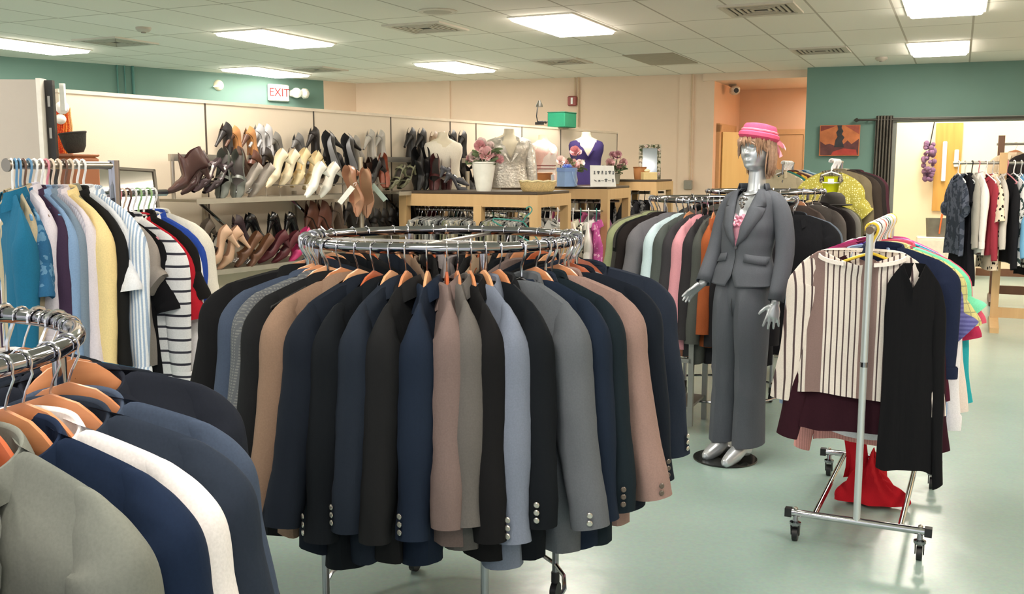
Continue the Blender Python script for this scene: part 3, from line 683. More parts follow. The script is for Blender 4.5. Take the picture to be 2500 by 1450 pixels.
for k_, (phi, key, m, l, hk, hm) in enumerate(near):
    loc, rz = ring_pose(NR, NZ, NRR, phi)
    g_ = hang('blazer', key, loc, rz, m, l, 'blazer', 'blazers on the near left rack', (1.0 if k_ == 1 else 1.08, 1, 1))
    for ch in g_.children:
        if ch.name.split('.')[0] in ('body', 'sleeve', 'collar', 'lapel'): modsub(ch, 1)
    hanger(hk, loc, rz, hm, 'wooden hanger in the ' + l.split(' with')[0].split(' behind')[0].split(' rearmost')[0].split(' between')[0].split(' in the')[0] + ' at near left', 'hangers on the near left rack', WIRE)
for k, phi in enumerate([132, 137, 142, 147, 154, 160, 168]):
    loc, rz = ring_pose(NR, NZ, NRR, phi)
    hang('blazer', 'blazer%d' % (k % 3), loc, rz, [INK, NAVY, SLATEN, fab('1f5570'), CHAR, fab('c9c4c4'), BLK][k], ['ink black blazer behind the midnight navy', 'navy blazer third from the rear', 'slate blazer at the rear', 'teal blue jacket at the rear', 'charcoal blazer at the rear', 'pale grey jacket at the rear', 'black blazer at the rear'][k] + ' of the near left rack', 'blazer', 'blazers on the far side of the near rack')
    hanger('plastic' if k % 2 else 'wood', loc, rz, [HANGW, BLACKP][k % 2], 'hanger on the far side of the near left rack', 'hangers on the far side of the near left rack', WIRE)

# ================================================================ LEFT RACK OF SHIRTS
t = thing('four_way_rack', 'chrome four way rack carrying shirts at the left', 'clothes rack', at(30, 403, 3.5) , -RA)
base = at(30, 403, 3.5); zr = base.z
MB().cyl((0, -.02, 0), (0, .46, 0), .015).build('arm', STEEL, t); MB().cyl((0, -.026, 0), (0, -.018, 0), .024, n=16).build('end_cap', mat('8c857c', .35, .9), t)
MB().cyl((0, .46, .02), (0, .46, .12 - zr), .022).build('post', CHROME, t)
s = MB()
for a in range(4): s.box((.2 * cos(a * PI / 2), .46 + .2 * sin(a * PI / 2), .1 - zr), (.4, .04, .03), a * PI / 2)
s.build('foot', CHROME, t, False)
for a in range(4):
    c = MB(); q = Vector((.38 * cos(a * PI / 2), .46 + .38 * sin(a * PI / 2), -zr)); c.cyl(q + Vector((-.012, 0, .03)), q + Vector((.012, 0, .03)), .03); c.cyl(q + Vector((0, 0, .04)), q + Vector((0, 0, .09)), .012); c.build('caster', BLACKP, t)
b2 = at(272, 474, 3.98)
lb = b2 - base; lx = lb.dot(V); ly = lb.dot(U)
MB().tube([(0, .46, lb.z - .16), (lx, ly - .04, lb.z), (lx, ly + .3, lb.z)], .015).build('arm', CHROME, t)
SH = ' on the left shirt rack'
shirts = [ (-.004, 'shirt1', fab('1f6384'), 'teal blue shirt', 'white', 1), (.012, 'shirt2', fab('b3a68c'), 'khaki shirt behind the teal one', 'blue', .9), (.028, 'camp', fab('2d5f86', 'bl', '5d87a8', 30, .56), 'blue short sleeved shirt', 'blue', 1),
 (.046, 'shirt0', fab('d2ccd6'), 'pale grey shirt before the plum one', 'brown', .85), (.068, 'shirt1', fab('3d2e44'), 'plum purple shirt', 'blue', 1), (.092, 'shirt2', fab('7f9cc0'), 'light blue shirt beside the plum', 'white', 1),
 (.118, 'shirt0', fab('77889a'), 'dusty blue grey shirt', 'white', 1), (.142, 'shirt1', fab('a7a5b4', 'v', 'b9b8c4', 500), 'lavender grey shirt', 'pink', 1), (.165, 'shirt2', fab('d5cdd4'), 'lilac white shirt left of the yellow', 'beige', 1),
 (.195, 'shirt0', fab('e6cf96'), 'pale yellow long sleeved shirt', 'beige', 1.02), (.222, 'shirt1', fab('8f8e80'), 'olive grey shirt behind the yellow', 'brown', .95), (.25, 'shirt2', fab('1c1c1c'), 'black shirt between yellow and white', 'beige', 1.05),
 (.278, 'camp', fab('dfe2e8'), 'white short sleeved shirt', 'white', 1), (.308, 'shirt0', fab('9fb3cc', 'v', 'e6ebf0', 480), 'blue and white striped shirt', 'white', 1.05)]
HC = {'white': mat('f0f0f2', .3, 0, 0), 'blue': mat('5f93bd', .3, 0, 0), 'pink': mat('d98a98', .3, 0, 0), 'beige': mat('e3d3bf', .3, 0, 0), 'brown': mat('6e5346', .35, 0, 0), 'green': mat('9cc08a', .3, 0, 0), 'yellow': mat('eccb3e', .3, 0, 0), 'orange': mat('e8552e', .3, 0, 0),
      'black': BLACKP, 'clear': mat('d9dcdc', .1, 0, 0, alpha=.55), 'teal': mat('3f8f86', .3, 0, 0)}
for k, (d, key, m, l, hc, s) in enumerate(shirts):
    loc = base + U * d; rz = -math.radians((57, 53, 49, 44)[k] if k < 4 else 39) + math.radians(.8 * sin(k * 2.1))
    hang('shirt', key, loc, rz, m, l + SH, 'shirt', 'shirts on the left rack', ([.95, .75, .8, .75, .85, .9, .92, .92, 1.0, 1.16, .78, 1.2, 1.14, 1.34][k], 1, s))
    hanger('plastic', loc, rz, HC[hc], hc + ' plastic hanger in the ' + l.split(' behind')[0].split(' beside')[0].split(' between')[0].split(' left of')[0].split(' before')[0].split(' nearest')[0] + SH, 'hangers on the left shirt rack')
shirts2 = [(0, 'tee', fab('9f968f'), 'grey taupe tee', 'white', .9), (.03, 'camp', fab('17171a'), 'black short sleeved shirt behind the striped one', 'pink', 1.02), (.058, 'shirt1', fab('e8e8ea', 'h', '3c3c46', 130, .82), 'white shirt with thin black stripes', 'beige', 1.02),
 (.085, 'tee', fab('e5e0de'), 'white tee left of the red shirt', 'brown', 1), (.112, 'camp', fab('b3202e'), 'red shirt', 'white', 1.12), (.14, 'camp', fab('1b1918'), 'black short sleeved shirt right of the red', 'green', .95),
 (.17, 'shirt2', fab('ecebec'), 'white long sleeved shirt right of the red', 'white', 1.06), (.197, 'shirt0', fab('2b49a0'), 'royal blue shirt mostly hidden at the right', 'green', .95), (.225, 'coat', fab('e2ddd0'), 'cream jacket at the right end', 'white', .86)]
for k, (d, key, m, l, hc, s) in enumerate(shirts2):
    loc = b2 + U * d; rz = -RA + math.radians(2.0 * sin(k * 1.7))
    hang('shirt', key, loc, rz, m, l + SH, 'shirt', 'shirts on the lower arm of the left rack', ((.8, .86, 1.1, .9, 1, 1, 1, 1, 1)[k], 1, s))
    hanger('plastic', loc, rz, HC[hc], hc + ' plastic hanger in the ' + l.split(' behind')[0].split(' left of')[0].split(' right of')[0].split(' mostly')[0].split(' at the')[0] + SH, 'hangers on the lower arm of the left rack')
# ================================================================ PARTITION, SHOE RACKS, SHOES
PP = Vector((-2.39, 5.31, 0)); PD = Vector((.506, .863, 0)).normalized(); PN = Vector((PD.y, -PD.x, 0)); PH = 2.0
PRZ = math.atan2(PD.y, PD.x)
def sPart(px): return (onl(px, 300, PP, PD) - PP).dot(PD)
seams = [-.02, sPart(503), sPart(767), sPart(955), sPart(1100), sPart(1163), sPart(1275), sPart(1370), sPart(1443), sPart(1508)]
PANELC = mat('ded1bc', 0.85, 0, 0.015, 3, 0.12, 350); CAPC = mat('d8cbb6', 0.5); SEAM = mat('4a4239', .6)
plabs = ['cream partition panel above the shirt racks, leftmost of the run', 'cream partition panel behind the grey and beaded shoes', 'cream partition panel behind the tall black pumps', 'cream partition panel behind the olive sandals', 'narrow cream partition panel behind the white flower planter',
         'cream partition panel behind the silver jacket', 'cream partition panel behind the pink bust form', 'cream partition panel left of the purple top', 'cream partition panel at the far right end of the run']
ZU = Vector((0, 0, 1))
for k in range(9):
    a, b = seams[k], seams[k + 1]; c = PP + PD * ((a + b) / 2) - PN * .03; t = thing('partition_panel', plabs[k], 'partition', (c.x, c.y, 0), PRZ, 'cream partition panels')
    MB().box((0, 0, PH / 2), (b - a - .012, .05, PH - .02)).build('fabric_face', PANELC, t, False)
    MB().box((0, 0, PH - .01), (b - a, .06, .02)).build('top_cap', CAPC, t, False)
    MB().box(((b - a) / 2, 0, PH / 2), (.012, .056, PH - .02)).build('edge_post', SEAM, t, False)
# grey end panel facing the camera at the far left, with its black slotted frame
a = hz(97, 194, PH); t = thing('partition_panel', 'grey partition panel with black slotted end frame at the left edge', 'partition', (a.x, a.y, 0), 0.05)
MB().box((-.7, .03, PH / 2), (1.4, .06, PH)).build('fabric_face', mat('b4aaa0', .8, 0, .02, 3, .1, 300), t, False)
MB().box((-.006, 0.028, PH / 2), (.02, .075, PH + .012)).build('edge_trim', mat('e0dbd2', .5), t, False)
fr = MB().box((.024, .05, PH / 2), (.036, .03, PH)); fr.build('end_frame', mat('25221f', .35), t, False)
for k in range(12): MB().box((.024, .033, .25 + .15 * k), (.012, .008, .05)).build('slot', STEEL, t, False)
tag(MB().box(a + Vector((.06, .1, -.075)), (.022, .02, .13)).build('paper_sheet', mat('fbf6ea', .6), None, False), 'narrow white paper strip beside the black panel frame', 'paper')
# ---- shelving: slotted standards, braces, shelves
SHELFM = mat('8d8677', .4, .3, .05); RAILM = mat('b9b4aa', .3, .8, 0)
def shelf_rack(label, s0, s1, zsh, zrail, off0, off1, zlow, posts, lowlen=None):
    o = PP + PD * s0; t = thing('shoe_rack', label, 'shoe rack', (o.x, o.y, 0), PRZ); L = s1 - s0
    # local x along the partition, local -y out into the shop
    for x in posts:
        MB().box((x, -.012, .72), (.022, .024, 1.42)).build('standard', mat('a39b8b', .4, .4, 0), t, False)
    for (z, l, nm) in ((zsh, L, 'shelf'), (zlow, lowlen or L, 'shelf')):
        MB().box((l / 2, -(off0 + off1) / 2, z - .008), (l, off1 - off0, .016)).build(nm, SHELFM, t, False)
        MB().box((l / 2, -off1 - .003, z - .012), (l, .006, .03)).build('shelf_edge', mat('b4ae9f', .35, .4), t, False)
    if zrail: 
        MB().box((L * .5, -off0 - .1, zrail), (L * 1.0, .02, .04)).build('rail', RAILM, t, False)
        for x in (.02, L - .02): MB().cyl((x, -off0 - .1, zsh), (x, -off0 - .1, zrail + .02), .012).build('upright', RAILM, t)
    for x in posts:
        for z in (zsh,):
            MB().tube([(x - .1, -.06, z - .02), (x + .24, -.2, z - .36)], .011, 8).build('brace', CHROME, t)
    return t
SA, SB = sPart(415) - .02, sPart(835)
ZS = 1.405; ZL = .985
rk = shelf_rack('steel shelf rack of shoes on the left of the cream partition', SA - .1, SB - .12, ZS, 1.645, .02, .33, ZL, (.35, 1.15))
SC, SD2 = sPart(905), sPart(1165)
rk2 = shelf_rack('dark shelf rack of shoes left of the white flower planter', SC - .1, SD2 - .15, ZS + .005, 1.65, .02, .33, 1.10, (.25, 1.2))
for px in (882, 1142):                                                    # free chrome posts at the front of the racks
    p = onl(px, 480, PP + PN * .42, PD)
    tag(MB().cyl((p.x, p.y, 0), (p.x, p.y, 1.66 if px < 1000 else 1.56), .016).build('rack_post', mat('b4ab98', .3, .7)), ('beige metal post standing behind the hanging tan pumps', 'grey metal post standing beside the grey strappy sandals')[px > 1000], 'post')
# ---- shoes
def shoe_mesh(h=.08, point=1, L=.245, tall=.055, open_=.30, boot=0, strap=0, slim=1.0):
    N = 20; A = 15; rows = []; ins = []
    W = [(0, .006 if point else .022), (.12, .024 if point else .036), (.35, .041), (.62, .031), (.85, .032), (.97, .022), (1, .010)]
    def zsole(s): return .004 + .006 * (1 - smooth01(s / .15)) + h * smooth01((s - .34) / .5)
    for i in range(N + 1):
        s = i / N; wv = interp(W, s) * slim; u = interp([(0, .016), (.14, .034), (.3, .05), (.5, tall * .9), (1, tall + .012)], s)
        a0 = math.radians(2 + 62 * smooth01((s - open_ + .06) / .1)) if not boot else math.radians(2 + 70 * smooth01((s - .55) / .06))
        uu = u * (1.0 if a0 < .5 else 1.35); zc = zsole(s) + uu / 2; row = []
        if boot and s > .45: uu = u + boot * smooth01((s - .42) / .12); zc = zsole(s) + uu / 2
        for k in range(A + 1):
            a = lerp(a0, 2 * PI - a0, k / A); x = wv * math.copysign(abs(sin(a)) ** .75, sin(a)); z = zc + uu / 2 * cos(a)
            row.append((x, -.2 * L + (s - .0) * L - .0, max(z, zsole(s))))
        rows.append(row)
        if s >= open_ - .1:
            ins.append([(wv * .84 * q, -.2 * L + s * L, zsole(s) + .008 + .004 * abs(q)) for q in (-1, -.5, 0, .5, 1)])
    P = {'upper': MB().grid(rows).mesh('upper', 60), 'insole': MB().grid(ins).mesh('insole')}
    if h > .015:
        hb = MB(); y1 = -.2 * L + L; r = []
        for q, (wx, wy, yo) in ((0, (.024, .024, 0)), (.35, (.015, .015, .002)), (.8, (.009, .009, .004)), (1, (.008, .008, .005))):
            if h < .045: wx, wy = .026, .026
            z = lerp(zsole(1) + .004, 0, q); r.append([(wx * cos(2 * PI * k / 10), y1 - .028 + yo + wy * sin(2 * PI * k / 10), z) for k in range(10)])
        hb.grid(r, True); hb.cap(r[-1]); P['heel'] = hb.mesh('heel')
    if strap:
        st = MB()
        for yy, zz in ([(.22 * L, .0)] if strap == 1 else [(.1 * L, 0), (.28 * L, .0), (.55 * L, .01)]):
            s = (yy + .2 * L) / L; wv = interp(W, s) * slim + .002; z0 = zsole(s) + .02; hh = tall + zz
            pts = [(wv * cos(a), yy, z0 + hh * .75 * sin(a)) for a in [PI * k / 10 for k in range(11)]]
            st.grid([[(x, y - .009, z) for x, y, z in pts], [(x, y + .009, z) for x, y, z in pts]])
        P['strap'] = st.mesh('strap')
    return P
SHOES = {'pump': shoe_mesh(.08), 'low': shoe_mesh(.045, 1), 'flat': shoe_mesh(.008, 0, tall=.045), 'mary': shoe_mesh(.05, 0, strap=1, tall=.06), 'sandal': shoe_mesh(.05, 0, tall=.02, open_=.12, strap=2), 'boot': shoe_mesh(.05, 1, boot=.09, tall=.07), 'wedge': shoe_mesh(.06, 0, strap=1), 'stil': shoe_mesh(.1, 1, tall=.06, slim=.95), 'loaf': shoe_mesh(.02, 0, open_=.45, tall=.06)}
SHM = lambda h, r=.4: mat(h, r, 0, .05, 30, 0.05, 200)
INS = {'cream': mat('d9cdb6', .6), 'dark': mat('3a332f', .7), 'grey': mat('9a9a9c', .5), 'mustard': mat('d2ac6a', .5), 'tan': mat('b08a6a', .6), 'white': mat('e9e4da', .6)}
bow_m = MB()
for s in (-1, 1):
    for q in range(3): bow_m.ball((s * .012, -.012 + .012 * q, 0), (.009, .008, .007), 8, 6)
BEAD = bow_m.mesh('ornament'); RINGB = MB().tube([(.014 * cos(2 * PI * k / 12), .017 * sin(2 * PI * k / 12), 0) for k in range(12)], .004, 6, True).mesh('buckle')
def shoe(px, py, kind, h, label, group, yaw=0, tilt=25, off=.28, ins='dark', orn=None, heel=None, rough=.4, z=None, roll=0, sc_=1.0, cat='shoe'):
    p = onl(px, py, PP + PN * off, PD)
    if z is not None: p.z = z
    name = {'pump': 'pump_shoe', 'low': 'pump_shoe', 'flat': 'flat_shoe', 'mary': 'strap_shoe', 'sandal': 'sandal', 'boot': 'ankle_boot', 'wedge': 'wedge_shoe', 'stil': 'high_heel_shoe', 'loaf': 'loafer_shoe'}[kind]
    t = thing(name, label, cat, p, 0, group); t.rotation_euler = (math.radians(tilt), math.radians(roll), math.radians(yaw)); t.scale = (sc_ * 1.05,) * 3
    m = SHM(h, rough)
    for k, me in SHOES[kind].items():
        obj(k, me, INS[ins] if k == 'insole' else (SHM(heel, .4) if (k == 'heel' and heel) else m), t)
    if orn == 'beads': o = obj('ornament', BEAD, mat('d8d8dc', .15, .9), t, (0, -.022, .046)); 
    if orn == 'ring': o = obj('buckle', RINGB, mat('d0d0d4', .15, 1), t, (0, .02, .062)); o.rotation_euler = (.3, 0, 0)
    return t
G1, G2, G3, G4 = 'shoes on the upper left shelf', 'shoes along the upper rail', 'shoes on the lower left shelf', 'shoes on the right shoe rack'
# upper left shelf
shoe(432, 470, 'boot', '4a302d', 'pointed brown ankle boot at the left end of the upper shelf', G1, -58, 22, .26, sc_=1.1, rough=.3)
shoe(463, 470, 'boot', '3f2a29', 'brown ankle boot second from the left end of the shelf', G1, -40, 28, .2, rough=.3)
shoe(492, 462, 'sandal', '4b3a3f', 'brown strappy sandal with pinkish insole beside the ankle boots', G1, -45, 34, .24, 'white')
shoe(518, 466, 'sandal', '3e3236', 'dark strappy sandal with pinkish insole left of the grey mary janes', G1, -42, 30, .26, 'white')
for k in (0, 1): shoe(546 + 36 * k, 471, 'mary', '62665f', ('left', 'right')[k] + ' shoe of the grey green mary jane pair on the upper shelf', G1, -6 + 6 * k, 52, .27, 'dark', sc_=1.12)
for k in (0, 1): shoe(596 + 30 * k, 473, 'flat', 'a0978d', ('left', 'right')[k] + ' grey flat with silver beaded toe on the upper shelf', G1, -46, 44, .28, 'grey', 'beads')
for k in (0, 1): shoe(668 + 30 * k, 449, 'low', 'efe2c4', ('left', 'right')[k] + ' cream pump of the pair raised on the wire riser', G1, -50, 44, .24, 'cream')
for k in (0, 1): shoe(728 + 30 * k, 448 + 6 * k, 'wedge', 'e3d3a8', ('left', 'right')[k] + ' beige strapped wedge beside the cream pumps', G1, -44, 42, .24, 'mustard')
for k in (0, 1): shoe(760 + 34 * k, 477, 'low', 'f4f1e8', ('left', 'right')[k] + ' white pointed pump at the front of the upper shelf', G1, -52, 42, .34, 'white', rough=.3)
# wire riser under the cream pumps
p = onl(655, 470, PP + PN * .2, PD); L = 1.15
t = thing('wire_riser', 'wire riser rack under the cream pumps on the upper shelf', 'wire rack', (p.x, p.y, ZS), PRZ)
for y in (-.1, 0.02):
    MB().tube([(0, y, 0), (0, y, .07), (L, y, .07), (L, y, 0)], .004, 6).build('wire', STEEL, t)
for k in range(12): MB().tube([(.04 + k * .095, -.1, .07), (.04 + k * .095, .02, .07)], .003, 6).build('wire', STEEL, t)
# along the upper rail
for px, kind, h, l, kw in [(562, 'stil', '1d1a1b', 'black stiletto at the left end of the upper rail', {}), (585, 'pump', 'b87f4c', 'left tan pump with brown heel hooked on the upper rail', dict(heel='5a3a2a')), (622, 'pump', 'b98350', 'right tan pump with brown heel hooked on the upper rail', dict(heel='5a3a2a')),
        (641, 'stil', 'b7b6b8', 'left silver sandal hooked on the upper rail', dict(rough=.2)), (660, 'stil', 'bdbcbf', 'right silver sandal hooked on the upper rail', dict(rough=.2)), (688, 'low', '77746f', 'grey pump right of the silver sandals on the rail', {}), (742, 'low', '6f6e6d', 'grey pump above the cream wedges on the rail', {}), (774, 'stil', '26211f', 'black stiletto left of the tall black pumps', {}),
        (878, 'low', '8f8a82', 'small grey shoe at the post of the upper rail', {})]:
    shoe(px, 404, kind, h, l, G2, 180 - 20, 40, .06, 'dark', **kw)
for k in (0, 1): shoe(822 + 45 * k, 434 + 4 * k, 'stil', '171516', ('left', 'right')[k] + ' tall black pump with pale grey insole', G2, -20, 68, .24, 'grey', sc_=1.25)
for k in (0, 1): shoe(910 + 24 * k, 404, 'stil', 'a7a39a', ('left', 'right')[k] + ' silver ankle strap heel on the middle rail', G2, 160, 40, .06, 'grey', rough=.25)
# dark pairs standing behind, below the rail
for k, (px, h) in enumerate([(602, '4a3228'), (640, '5a3426'), (668, '2c2524'), (700, '2b2726'), (732, '3a2b28'), (776, '17171a'), (806, '151518'), (838, '18181c'), (862, '1a1a1e')]):
    shoe(px, 432, 'loaf' if k % 2 else 'low', h, ['dark brown loafer behind the grey mary janes', 'chestnut loafer behind the beaded flats', 'black low pump behind the beaded flats', 'black loafer behind the cream pumps', 'dark brown pump behind the wedges', 'black loafer behind the white pumps', 'black low pump below the tall black pumps', 'black loafer between the tall black pumps', 'black low pump under the right tall pump'][k], G1, 170, 25, .08)
# tan pumps hanging by the post
for k in (0, 1): shoe(880 + 16 * k, 508 + 3 * k, 'pump', 'b98a70', ('left', 'right')[k] + ' tan coral pump hanging toe down at the beige post', G2, -30 + 35 * k, 78, .46, 'tan', sc_=1.25, rough=.25)
for px, py, r, l in ((845, 476, .7, 'clear plastic hang tag left of the hanging tan pumps'), (925, 470, -.7, 'pale green plastic hang tag right of the hanging tan pumps')):
    p = onl(px, py, PP + PN * .5, PD); t = thing('hang_tag', l, 'tag', p); t.rotation_euler = (0, r, 0)
    MB().box((0, 0, 0), (.035, .004, .14)).build('strip', mat('d5d8d0' if r > 0 else 'a9bdb2', .2), t, False); MB().tube([(0, 0, .07), (.01, 0, .09), (0, 0, .11), (-.01, 0, .09)], .002, 5, True).build('loop', WHITEP, t)
# right rack
R4 = [(903, 455, 'loaf', '1c1a1b', 'black loafer right of the hanging tan pumps', -30, 40, .25, {}), (918, 430, 'boot', '3a2720', 'brown ankle boot above the black loafer', 170, -20, .12, {}), (938, 447, 'loaf', '8a4630', 'rust leather loafer beside the olive sandals', 20, 55, .27, {}),
      (957, 459, 'sandal', '74745a', 'left olive strappy sandal on the dark shelf', -35, 30, .28, {}), (985, 456, 'sandal', '6e6e55', 'right olive strappy sandal on the dark shelf', -30, 30, .28, {}),
      (1022, 460, 'boot', '141416', 'black boot left of the burgundy mary janes', -10, 55, .27, dict(sc_=1.2)), (1040, 455, 'boot', '17171a', 'black boot touching the burgundy mary janes', -4, 50, .22, dict(sc_=1.15)), (1062, 457, 'mary', '57292a', 'left burgundy mary jane on the dark shelf', -8, 55, .3, dict(sc_=1.1)), (1090, 457, 'mary', '552728', 'right burgundy mary jane on the dark shelf', 2, 55, .3, dict(sc_=1.1)),
      (1118, 440, 'low', '161618', 'black pump right of the burgundy mary janes', 5, 55, .22, {}), (1162, 460, 'pump', '19191b', 'black pump leaning against the white planter', 45, 60, .3, {}),
      (1128, 452, 'sandal', '64646a', 'upper grey strappy sandal hanging at the grey post', 100, 20, .48, dict(rough=.25)), (1132, 476, 'sandal', '5c5c62', 'lower grey strappy sandal hanging at the grey post', 105, 32, .5, dict(rough=.25)), (1152, 470, 'loaf', '222022', 'black slipper behind the grey strappy sandals', 60, 50, .38, {})]
for px, py, k, h, l, yaw, tl, off, kw in R4: shoe(px, py, k, h, l, G4, yaw, tl, off, **kw)
for px, k, h, l in [(1004, 'stil', '161517', 'left black slingback on the right rail'), (1030, 'stil', '181719', 'right black slingback on the right rail'), (1062, 'pump', 'a08a72', 'left taupe pump on the right rail'), (1084, 'pump', 'b39d82', 'right taupe pump on the right rail'), (1104, 'stil', '19181a', 'left black stiletto at the right end of the rail'), (1129, 'stil', '1a191b', 'right black stiletto at the right end of the rail')]:
    shoe(px, 408, k, h, l, G4, 165, 48, .06, 'tan' if 'taupe' in l else 'dark', sc_=1.15)
# lower shelves
low = [(478, 622, 'low', '6a5f55', 'grey and white pump at the left end of the lower shelf', -40, 35, .22, 'white', {}), (505, 636, 'sandal', '2a2626', 'black slingback sandal left of the nude pumps', -40, 32, .24, 'white', {}),
       (525, 650, 'pump', 'cda88c', 'left nude pump at the front of the lower shelf', -58, 36, .3, 'tan', {}), (552, 651, 'pump', 'caa488', 'right nude pump at the front of the lower shelf', -58, 36, .3, 'tan', {}),
       (594, 641, 'flat', '6b4936', 'left brown flat with mustard insole and jewelled toe', -48, 44, .3, 'mustard', dict(orn='beads')), (622, 645, 'flat', '684634', 'right brown flat with mustard insole and jewelled toe', -48, 42, .32, 'mustard', dict(orn='beads')),
       (650, 638, 'low', '5a242c', 'left maroon pump with round silver ornament', -52, 26, .28, 'dark', dict(orn='ring')), (683, 638, 'low', '5c252d', 'right maroon pump with round silver ornament', -50, 26, .28, 'dark', dict(orn='ring')), (722, 634, 'low', 'd23f7c', 'hot pink pump behind the round rack hooks', -40, 34, .3, 'tan', {}),
       (603, 606, 'pump', '44333a', 'aubergine pump behind the mustard flats', 165, 22, .12, 'dark', {}), (642, 600, 'pump', '17171a', 'black patent pump behind the maroon pair', 150, 22, .12, 'dark', dict(rough=.15)), (688, 598, 'pump', '141417', 'glossy black pump second behind the maroon pair', 160, 25, .12, 'dark', dict(rough=.12)), (728, 596, 'pump', '151518', 'glossy black pump beside the pink shoe', 160, 25, .12, 'dark', dict(rough=.12))]
for px, py, k, h, l, yaw, tl, off, ins, kw in low: shoe(px, py, k, h, l, G3, yaw, tl, off, ins, **kw)
row = [(776, 'boot', '6a4032', 'left reddish brown slingback behind the round rack'), (804, 'boot', '74463a', 'right reddish brown slingback behind the round rack'), (836, 'pump', '6a574a', 'taupe brown pump behind the round rack'), (866, 'pump', '2a2422', 'dark brown pump left of the beige post foot'), (894, 'pump', '2e2a2a', 'charcoal pump right of the beige post foot'), (912, 'pump', '4a4440', 'grey brown pump above the rack rail'), (934, 'loaf', '171618', 'black clog above the rack rail'), (952, 'loaf', '1a191a', 'second black clog above the rack rail'), (970, 'loaf', '141415', 'black slip on beside the looped strap'), (990, 'mary', '151416', 'black strap shoe with raised loop'),
       (1012, 'pump', '161517', 'black pump before the wooden fixture'), (1035, 'pump', '19181a', 'black pump left of the wine and blue pair'), (1064, 'low', '7a2a3c', 'wine red pump with blue lining'), (1083, 'low', '2f6f93', 'blue pump beside the wine red one'), (1106, 'sandal', '8b8478', 'grey beige slingback beside the blue pump'), (1128, 'low', '2a2526', 'dark pump beside the grey slingback')]
for k, (px, kd, h, l) in enumerate(row): shoe(px, 566, kd, h, l, 'shoes on the shelf behind the round rack', 165, 24, .12, 'dark', z=1.10, sc_=1.1)
# ---- left extras: box, basket, bead strings, white knobs, mirror
p = onl(190, 450, PP + PN * .3, PD); t = thing('wooden_pedestal', 'reddish brown wooden pedestal behind the shirt hangers', 'pedestal', (p.x, p.y, 0), PRZ)
MB().bbox((0, 0, .825), (.16, .16, 1.63), .012).build('body', wood('b0704a', '9a5a38', .5, 2), t, False); MB().bbox((0, 0, 1.648), (.16, .16, .016), .005).build('top', wood('b87850', 'a06040', .5, 2), t, False)
t = thing('black_basket', 'black tapered basket on the brown wooden pedestal', 'basket', (p.x, p.y, 1.66), 0.3); t.scale = (.62, .62, .95); t.rotation_euler = (0, -.12, .3)
MB().lathe([(.06, 0), (.085, .03), (.105, .1), (.1, .105), (.08, .03), (.001, .01)], (0, 0, 0), 20, 1, .8).build('bowl', mat('34332e', .8, 0, .2, 60, .4, 120), t)
MB().tube([(.104 * cos(2 * PI * k / 20), .083 * sin(2 * PI * k / 20), .104) for k in range(20)], .006, 6, True).build('rim', mat('2a2925', .7), t)
p = onl(150, 262, PP + PN * .06, PD)
for k, (dx, h1, h2, nm) in enumerate([(-.03, 'd8442e', 'e88a3c', 'red'), (-.012, 'e87a3a', 'f0b050', 'orange'), (.006, 'd65a30', 'e8a860', 'rust'), (.022, 'e8b070', 'f0cc90', 'peach')]):
    mb = MB(); rr = random.Random(k)
    for j in range(5):
        x0 = dx + .004 * j; mb.tube([(x0 + .004 * sin(q * 1.7 + j), -.005 * j, -.05 * q) for q in range(int(7 + 2 * k + rr.random() * 3))], .0045, 5)
    o = mb.build('bead_necklace', fab(h1, 'dots', h2, 160, .4), None, True, p); o.rotation_euler = (0, 0, PRZ)
    tag(o, '%s beaded necklace strands hanging beside the black panel frame' % nm, 'necklace', 'necklaces by the panel frame')
for px, py, r, l in ((152, 263, .034, 'larger round white knob above the hanging necklaces'), (148, 291, .027, 'smaller round white knob among the hanging necklaces')):
    p = onl(px, py, PP + PN * .1, PD); t = thing('round_finial_ball', l, 'knob', p); MB().ball((0, 0, 0), r, 16, 10).build('ball', WHITEP, t); MB().cyl((0, 0, 0), tuple(-PN * .1), .008).build('stem', STEEL, t)
p = onl(308, 480, PP + PN * .2, PD); t = thing('mirror', 'framed mirror leaning behind the white hangers of the shirt rack', 'mirror', (p.x, p.y, 1.50), PRZ - .15); t.rotation_euler = (-.25, .06, PRZ - .2)
MB().box((0, 0, -.2), (.34, .012, .56)).build('glass', mat('c9c6bf', .04, 1.0, 0), t, False)
f = MB()
for s in (-1, 1): f.box((s * .17, -.004, -.2), (.014, .024, .57)); f.box((0, -.004, -.2 + s * .28), (.35, .024, .014))
f.build('frame', mat('5a544a', .4, .5), t, False)
# ---- on top of the partition
p = hz(1372, 312, PH); t = thing('storage_box', 'green storage box standing on top of the partition', 'box', (p.x, p.y, PH), PRZ)
MB().bbox((0, .0, .075), (.27, .2, .15), .008).build('body', mat('1f8a66', .5), t, False); MB().bbox((0, 0, .152), (.275, .205, .012), .004).build('lid', mat('2a7a5e', .5), t, False)
p = hz(1322, 305, PH); t = thing('clip_lamp', 'small black clip lamp with looped cord on top of the partition', 'lamp', (p.x, p.y, PH), PRZ)
MB().tube([(-.07, 0, .01), (-.1, 0, .08), (-.08, 0, .16), (-.05, 0, .2)], .005, 6).build('arm', BLACKP, t); MB().lathe([(.012, .24), (.03, .2), (.035, .18)], (-.045, 0, -.01), 12).build('head', mat('3c3a30', .4), t)
mb = MB().tube([(-.05 + .02 * k, .02 * sin(k * 2), .015 + .02 * abs(sin(k))) for k in range(9)], .008, 6); mb.box((-.04, 0, .012), (.07, .06, .024)); mb.build('cord', BLACKP, t)
